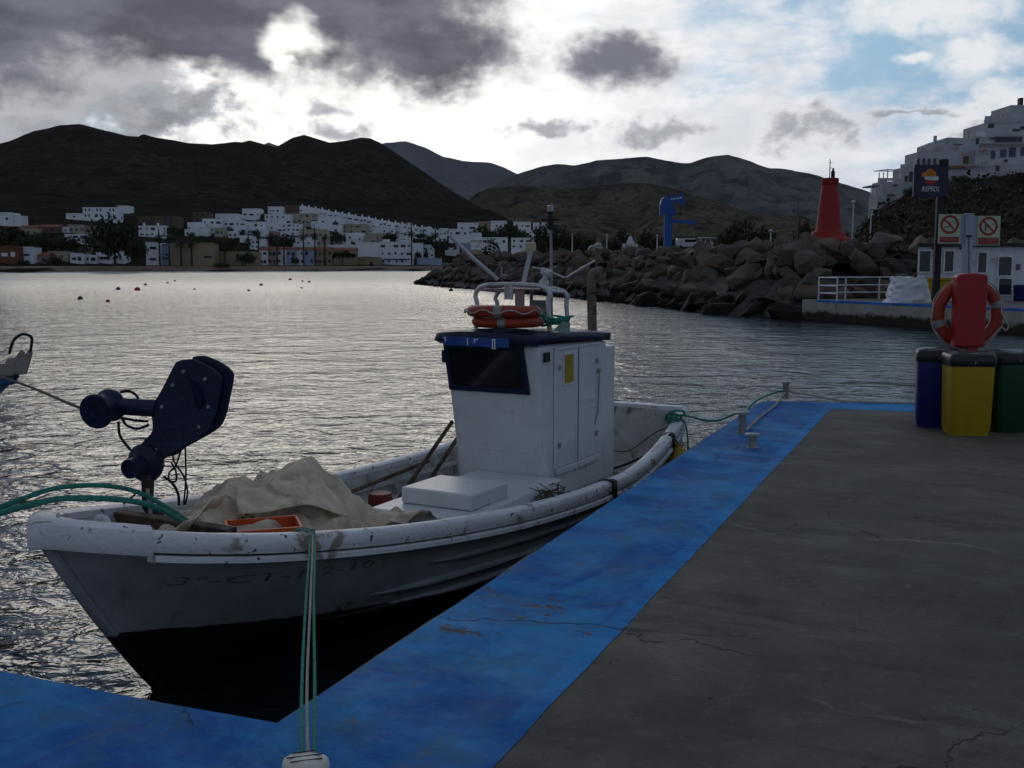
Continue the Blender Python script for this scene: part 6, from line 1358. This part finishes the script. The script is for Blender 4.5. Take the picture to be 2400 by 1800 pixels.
T = house(403, 502, 571, 623, 'y', 'large sand-yellow windowless wall behind tall palms', 0, 0, group=B1, name='yellow_warehouse', cat='warehouse'); wins(T, ((478, 497, 600, 605),), T.location.y, MWIN, 'slot_window'); house(502, 602, 591, 623, 'y', 'lower sand-yellow wall right of the windowless one', 0, 0, group=B1, name='yellow_warehouse', cat='warehouse')
MIDL = [(440, 478, 522, 548, 'w', 'white house at the left end of the stepped cluster', 1, 3), (475, 520, 514, 546, 'w', 'white house second from the left in the stepped cluster', 2, 3), (505, 561, 502, 527, 'w', 'flat white house topping the left of the cluster', 1, 4), (568, 612, 490, 516, 'w', 'tall plain white house on top of the cluster beside a tree', 1, 3), (524, 576, 518, 549, 'w', 'white house in the middle of the stepped cluster', 2, 4), (575, 622, 521, 551, 'w', 'white house right of the cluster middle with dark terraces', 2, 3), (628, 664, 485, 503, 'w', 'white house with arched openings crowning the cluster', 1, 4), (620, 681, 503, 526, 'w', 'broad white house with two rows of windows under the arched one', 2, 5), (650, 704, 525, 552, 'w', 'white three-storey house with rows of blue-grey windows', 3, 5), (604, 650, 521, 547, 'w', 'plain white house left of the three-storey one', 1, 2), (668, 712, 481, 505, 'b', 'terracotta coloured house left of the terrace top', 1, 1), (683, 742, 501, 523, 'c', 'cream house with dark windows below the terracotta one', 2, 4), (562, 592, 553, 570, 'w', 'white house behind the palms above the yellow wall', 1, 3), (586, 624, 561, 585, 'w', 'white two-storey house above the tiled row', 2, 3), (703, 768, 539, 562, 'c', 'cream house with two chimneys and a window row', 1, 6), (685, 712, 558, 581, 'w', 'plain white block left of the palms above the tiled row', 1, 1), (713, 740, 559, 581, 'w', 'plain white block between two palms above the tiled row', 1, 1), (740, 768, 560, 581, 'c', 'cream block right of the palms above the tiled row', 1, 2), (782, 800, 561, 573, 'w', 'small white cube beside the round tree', 1, 1), (745, 800, 510, 548, 'w', 'white house with blue awning under the terrace row', 2, 2), (800, 862, 526, 549, 'c', 'cream house with black windows under the terrace row', 2, 4), (800, 852, 547, 566, 'w', 'low white house with blue shutters on the slope', 1, 4), (852, 900, 548, 566, 'c', 'low cream house right of the blue-shuttered one', 1, 5), (862, 926, 533, 552, 'w', 'white house with dark archway under the terrace row', 1, 4), (928, 964, 553, 572, 'w', 'white house with three windows behind the tall palm', 1, 3), (768, 836, 575, 596, 'w', 'long low white house above the yellow tiled end', 1, 4)]
for x0, x1, yt, yb, c, lab, r_, n in MIDL: house(x0, x1, yt, yb, c, lab, r_, n, group=B2, chim=2 if 'chimneys' in lab else 0)
T = [o for o in C.objects if o.get('label', '').startswith('white house with blue awning under')][0]; wins(T, ((779, 793, 521, 526),), T.location.y - .5, mat('navy_awning', (.02, .025, .07)), 'awning')
FILL = [(446, 552, 26), (478, 550, 22), (515, 552, 24), (545, 556, 20), (615, 553, 24), (640, 560, 20), (668, 556, 22), (690, 549, 24), (716, 528, 22), (742, 533, 26), (770, 551, 24), (775, 535, 22), (806, 574, 26), (838, 566, 22), (866, 573, 26), (905, 566, 22), (930, 548, 24), (955, 540, 22), (975, 556, 26), (1000, 548, 22), (1022, 556, 26), (1040, 549, 22)]
for i, (x, y, w_) in enumerate(FILL): house(x - w_ / 2, x + w_ / 2, y - 13 - (i % 3) * 2, y + 3, 'wwcwwp'[i % 6], 'small plain infill house between larger ones, %s of them from the left' % ORD[i], 1, 2, group='infill houses on the town slope', dep=5)
# long terrace stepping down the ridge
N_ = 22
for i in range(N_):
    x0 = 703 + i * 15.6; yt = 485 + (i * 15.6) * .176 + rv.uniform(-.8, .8); yb = yt + 36 - i * .5
    house(x0, x0 + 15.4, yt, yb, 'w', 'white terrace house with chimney, %s from the top of the long stepped row' % ORD[i], 2, 1 if i % 3 else 2, chim=1, group='houses of the long stepped terrace', name='terrace_house', ww=1.8, wh=.9, dep=6)
# tiled beachfront row
CT = ['w', 'p', 'w', 'l', 'w', 'l', 'y', 'y']
for i in range(8):
    x0 = 606 + i * 21.5; T = house(x0, x0 + 21.2, 580, 622, CT[i], 'two-storey tiled beachfront house, %s from the left of the row' % ORD[i], 2, 2, 'tile', group='tiled row on the beachfront', name='row_house', wh=1.7, ww=1.2, dep=6)
house(778, 834, 581, 621, 'y', 'yellow house with red tiled roof behind the umbrella tree', 1, 2, 'tile', group=B1)
house(834, 893, 569, 606, 'w', 'large blank white wall facing the beach', 0, 0, group=B1, yg=616); house(830, 892, 604, 621, 'y', 'low yellow wall under the large blank white one', 0, 0, group=B1)
T = house(891, 966, 568, 621, 'w', 'white three-storey house with arched balconies by the tall palm', 3, 5, group=B1, wh=1.4); D = T.location.y; hbox(T, 'rooftop_room', 897, 912, 561, 569, D + 1, 3, WALL['w']); hbox(T, 'rooftop_room', 940, 962, 563, 569, D + 1, 3, WALL['w']); wins(T, ((900, 960, 606, 609),), D - 1, mat('violet_blue_awning', (.06, .06, .18), .8), 'awning')
t_ = house(846, 872, 603, 620, 'w', 'little beach kiosk with a red tiled roof', 1, 1, 'tile', group=B1, dep=4, name='beach_kiosk', cat='kiosk')
house(796, 821, 607, 621, 'l', 'small pale booth under the umbrella tree', 1, 2, group=B1, dep=3, name='beach_booth', cat='booth')
for a in ((966, 992, 571, 606, 'w', 'white house just right of the tall beachfront palm', 2, 1), (990, 1018, 575, 606, 'w', 'white house behind the cypresses', 2, 2), (1040, 1078, 566, 600, 'w', 'white house behind the dark pine', 1, 2), (1072, 1105, 563, 596, 'l', 'pale house partly hidden by the leaning aerial', 2, 2)): house(*a[:6], a[6], a[7], group=B1)
T = house(978, 1036, 606, 621, 'l', 'long pale blue garden wall near the breakwater tip', 0, 0, group=B1, dep=.5, name='garden_wall', cat='wall')
UR = [(1072, 1122, 523, 547, 'w', 'white house heading the upper right group', 1, 2), (1122, 1150, 520, 535, 'y', 'yellowish house between two white ones, upper right', 1, 1), (1150, 1188, 519, 540, 'w', 'white house with arcade in the upper right group', 1, 4), (1203, 1244, 521, 540, 'w', 'white house with wide balcony in the upper right group', 1, 3), (1250, 1290, 523, 540, 'w', 'white house at the right end of the upper right group', 1, 3), (1052, 1110, 538, 556, 'w', 'long low white house under the upper right group', 1, 4), (1104, 1128, 547, 570, 'w', 'white cube above the brick wall', 1, 1), (1150, 1190, 541, 556, 'w', 'white house among trees below the arcade', 1, 3), (1225, 1262, 541, 556, 'w', 'small white house among trees at right', 1, 2), (1104, 1130, 565, 588, 'p', 'brick-coloured wall house near the stair railing', 0, 0), (1128, 1190, 558, 574, 'w', 'long white parapet house behind the stair railing', 1, 3), (1198, 1262, 559, 584, 'w', 'white house with windows behind the yellow floodlight', 2, 4)]
for a in UR: house(*a[:6], a[6], a[7], group='upper right houses', D=470 if a[3] < 560 else 400)
# trees of the town
PX = [(375, 556), (398, 556), (425, 571), (450, 571), (476, 570), (503, 563), (527, 567), (555, 561), (583, 566), (607, 553), (650, 566), (666, 560), (712, 555), (739, 552), (762, 556)]
for i, (x, y) in enumerate(PX): palm(x, y, 623, 'slender palm on the beachfront, %s from the left' % ORD[i], 'beachfront palms')
for i, (x, y) in enumerate([(965, 546), (993, 551), (1021, 551), (1040, 570), (1079, 555), (1108, 556), (1228, 566)]): palm(x, y, 622 if i < 1 else 606, 'palm of the right-hand group, %s from the left' % ORD[i], 'palms at the right of the town')
for a in ((270, 510, 624, 150, 'broad', 'tall spreading dark tree towering over the beach villa'), (225, 548, 610, 90, 'broad', 'dark tree at the left foot of the tallest tree'), (320, 560, 625, 60, 'broad', 'dark tree hugging the right side of the tallest tree'), (30, 535, 590, 110, 'broad', 'dark tree behind the orange-red beach house'), (100, 545, 598, 110, 'broad', 'dark tree filling the gap above the low pink cottage'), (160, 556, 600, 80, 'broad', 'dark tree in front of the white duplex'), (60, 556, 600, 90, 'broad', 'dark tree above the white cube house'), (130, 596, 622, 62, 'bush', 'round dark clipped bush on the beach'), (55, 603, 622, 40, 'bush', 'dark bush in front of the white cube house'), (405, 530, 560, 50, 'broad', 'green tree right of the long stepped-roof house'), (500, 555, 585, 60, 'broad', 'dark tree above the windowless yellow wall'), (460, 557, 580, 50, 'broad', 'low dark tree left above the yellow wall'), (540, 555, 585, 50, 'broad', 'tree between palms above the lower yellow wall'), (520, 612, 627, 55, 'bush', 'dark hedge at the foot of the yellow wall'), (575, 592, 624, 56, 'broad', 'tree in front of the lower yellow wall'), (640, 548, 584, 46, 'broad', 'dark round tree behind the tiled row, left one'), (672, 550, 586, 48, 'broad', 'dark round tree behind the tiled row, right one'), (620, 500, 522, 28, 'broad', 'tree between the plain and arched houses of the cluster'), (612, 512, 535, 30, 'broad', 'dark tree inside the stepped white cluster'), (795, 545, 576, 42, 'broad', 'round dark tree above the long low white house'), (690, 590, 622, 26, 'cypress', 'dark conical tree before the tiled row'), (803, 587, 622, 66, 'umbrella', 'green umbrella-shaped tree beside the pale booth'), (915, 545, 572, 44, 'broad', 'dark tree above the large blank white wall'), (950, 549, 565, 26, 'broad', 'small dark tree beside the three-window house'), (876, 530, 548, 30, 'broad', 'dark tree within the slope houses under the terrace'), (870, 612, 622, 14, 'bush', 'small bush beside the beach kiosk'), (980, 584, 606, 24, 'bush', 'dark bush left of the cypresses'), (1000, 581, 606, 12, 'cypress', 'dark cypress before the right-hand houses'), (1012, 585, 606, 10, 'cypress', 'shorter cypress beside the first'), (1042, 560, 608, 70, 'umbrella', 'broad dark pine near the breakwater tip'), (1062, 537, 558, 40, 'broad', 'dark tree below the end of the terrace')):
    tree(*a, group='trees of the town')
for a in ((1130, 530, 570, 60, 'dark tree below the upper right houses, left one'), (1165, 535, 575, 50, 'dark tree below the upper right houses, second from left'), (1195, 524, 572, 60, 'tall dark tree inside the upper right houses'), (1225, 540, 580, 50, 'dark tree right of the tall one in the upper right houses')): tree(*a[:4], 'broad', a[4], 430, 'trees at the upper right houses')
for a in ((1150, 562, 596, 60, 'dark tree behind the stair railing'), (1275, 528, 600, 80, 'dark tree behind the boat mast, left side'), (1320, 535, 600, 80, 'dark tree behind the boat mast, right side'), (1365, 548, 600, 90, 'dark tree left of the stored buoy'), (1455, 540, 600, 62, 'rounded dark tree left of the white chapel'), (1515, 541, 600, 64, 'rounded dark tree right of the white chapel'), (1545, 552, 600, 50, 'dark tree touching the blue crane'), (1590, 556, 600, 60, 'dark tree just right of the blue crane column'), (1430, 560, 600, 50, 'low dark tree behind the lamp beside the buoy')): tree(*a[:4], 'broad', a[4], 250, 'harbour trees', zb=3.4)
for a in ((1735, 520, 590, 100, 'bushy green tree left of the red tower'), (1700, 545, 590, 70, 'lower bushy tree at the left of the green one'), (1790, 535, 590, 80, 'green tree behind the short white post'), (1883, 520, 590, 62, 'dark tree close behind the red tower')): tree(*a[:4], 'broad', a[4], 190, 'trees by the red tower', zb=3.4)
GT = [(452, 556, 20), (490, 540, 16), (535, 545, 18), (566, 548, 16), (598, 552, 18), (632, 540, 16), (660, 548, 14), (706, 550, 18), (735, 556, 16), (756, 545, 14), (782, 552, 16), (822, 558, 18), (846, 543, 14), (888, 562, 20), (924, 560, 16), (946, 566, 18), (985, 560, 18), (1008, 566, 20), (1030, 548, 16)]
for i, (x, y, w_) in enumerate(GT): tree(x, y - w_ * .75, y + 3, w_ * 1.5, 'broad' if i % 3 else 'bush', 'dark garden tree among the slope houses, %s of them from the left' % ORD[i], None, 'garden trees on the town slope')
# ------------------------------------------------------------------ buoys on the bay
MBR = mat('buoy_red', (.42, .03, .03), .5, .1, 6); MBD = mat('buoy_dark', (.015, .02, .05), .5, .1, 6)
BU = [(253, 705, 5.2, 'r', 'round red mooring buoy, nearest on the bay'), (188, 698, 6.5, 'd', 'dark blue drum float left of the nearest red buoy'), (322, 677, 7, 'r', 'red cluster float left of centre on the bay'), (341, 666.5, 4.2, 'r', 'small red buoy just beyond the red cluster float'), (277, 676, 5.5, 'd', 'dark flat float left of the red cluster'), (393, 662.5, 3, 'd', 'small dark float left of a still smaller one'), (410, 658, 2.6, 'd', 'tiny dark float nearest the beach at left'), (456, 677, 3, 'd', 'small dark float alone in mid bay'), (583, 680, 3.6, 'r', 'small red buoy with a knob, mid bay'), (612, 667, 4.4, 'r', 'red buoy beyond the knobbed one'), (680, 654.5, 4, 'r', 'dull red float nearest the beach'), (707, 674.5, 2.8, 'd', 'tiny dark float below the right-hand red buoy'), (725, 660, 3.6, 'r', 'right-hand small red buoy of the bay'), (709, 658.5, 2.8, 'd', 'tiny dark float left of the right-hand red buoy'), (1057, 679, 5.5, 'd', 'dark float off the tip of the breakwater')]
for px, py, r_, c, lab in BU:
    p = atz(px, py + r_ * .5, 0); rad = r_ * p.y / FPX; t = thing('mooring_buoy', lab, 'buoy', p, 'mooring buoys on the bay')
    MB().lathe([(.25 * rad, -.6 * rad), (.8 * rad, -.4 * rad), (rad, .15 * rad), (.85 * rad, .7 * rad), (.4 * rad, 1.0 * rad), (.12 * rad, 1.08 * rad)], p, n=14).build('float', MBR if c == 'r' else MBD, t, smooth=True)
    if r_ > 3.5: MB().lathe([(.12 * rad, .95 * rad), (.14 * rad, 1.25 * rad), (.05 * rad, 1.3 * rad)], p, n=8).build('eye', MBLACK, t, smooth=True)

# ------------------------------------------------------------------ the air
HAZE = 1.3e-5
if HAZE:
    mb = MB(); mb.box((0, 2600, 418), (9400, 9400, 846)); o = mb.build('haze', bpy.data.materials.new('haze_air'), org=(0, 2600, -5)); o['kind'] = 'stuff'; o['label'] = 'thin bluish haze over the bay and hills'
    m = o.data.materials[0]; m.use_nodes = True; nt = m.node_tree; nt.nodes.clear(); out = nt.nodes.new('ShaderNodeOutputMaterial'); pv = nt.nodes.new('ShaderNodeVolumePrincipled')
    pv.inputs['Color'].default_value = (.80, .87, 1.0, 1); pv.inputs['Density'].default_value = HAZE; pv.inputs['Anisotropy'].default_value = 0.0; nt.links.new(pv.outputs[0], out.inputs['Volume'])
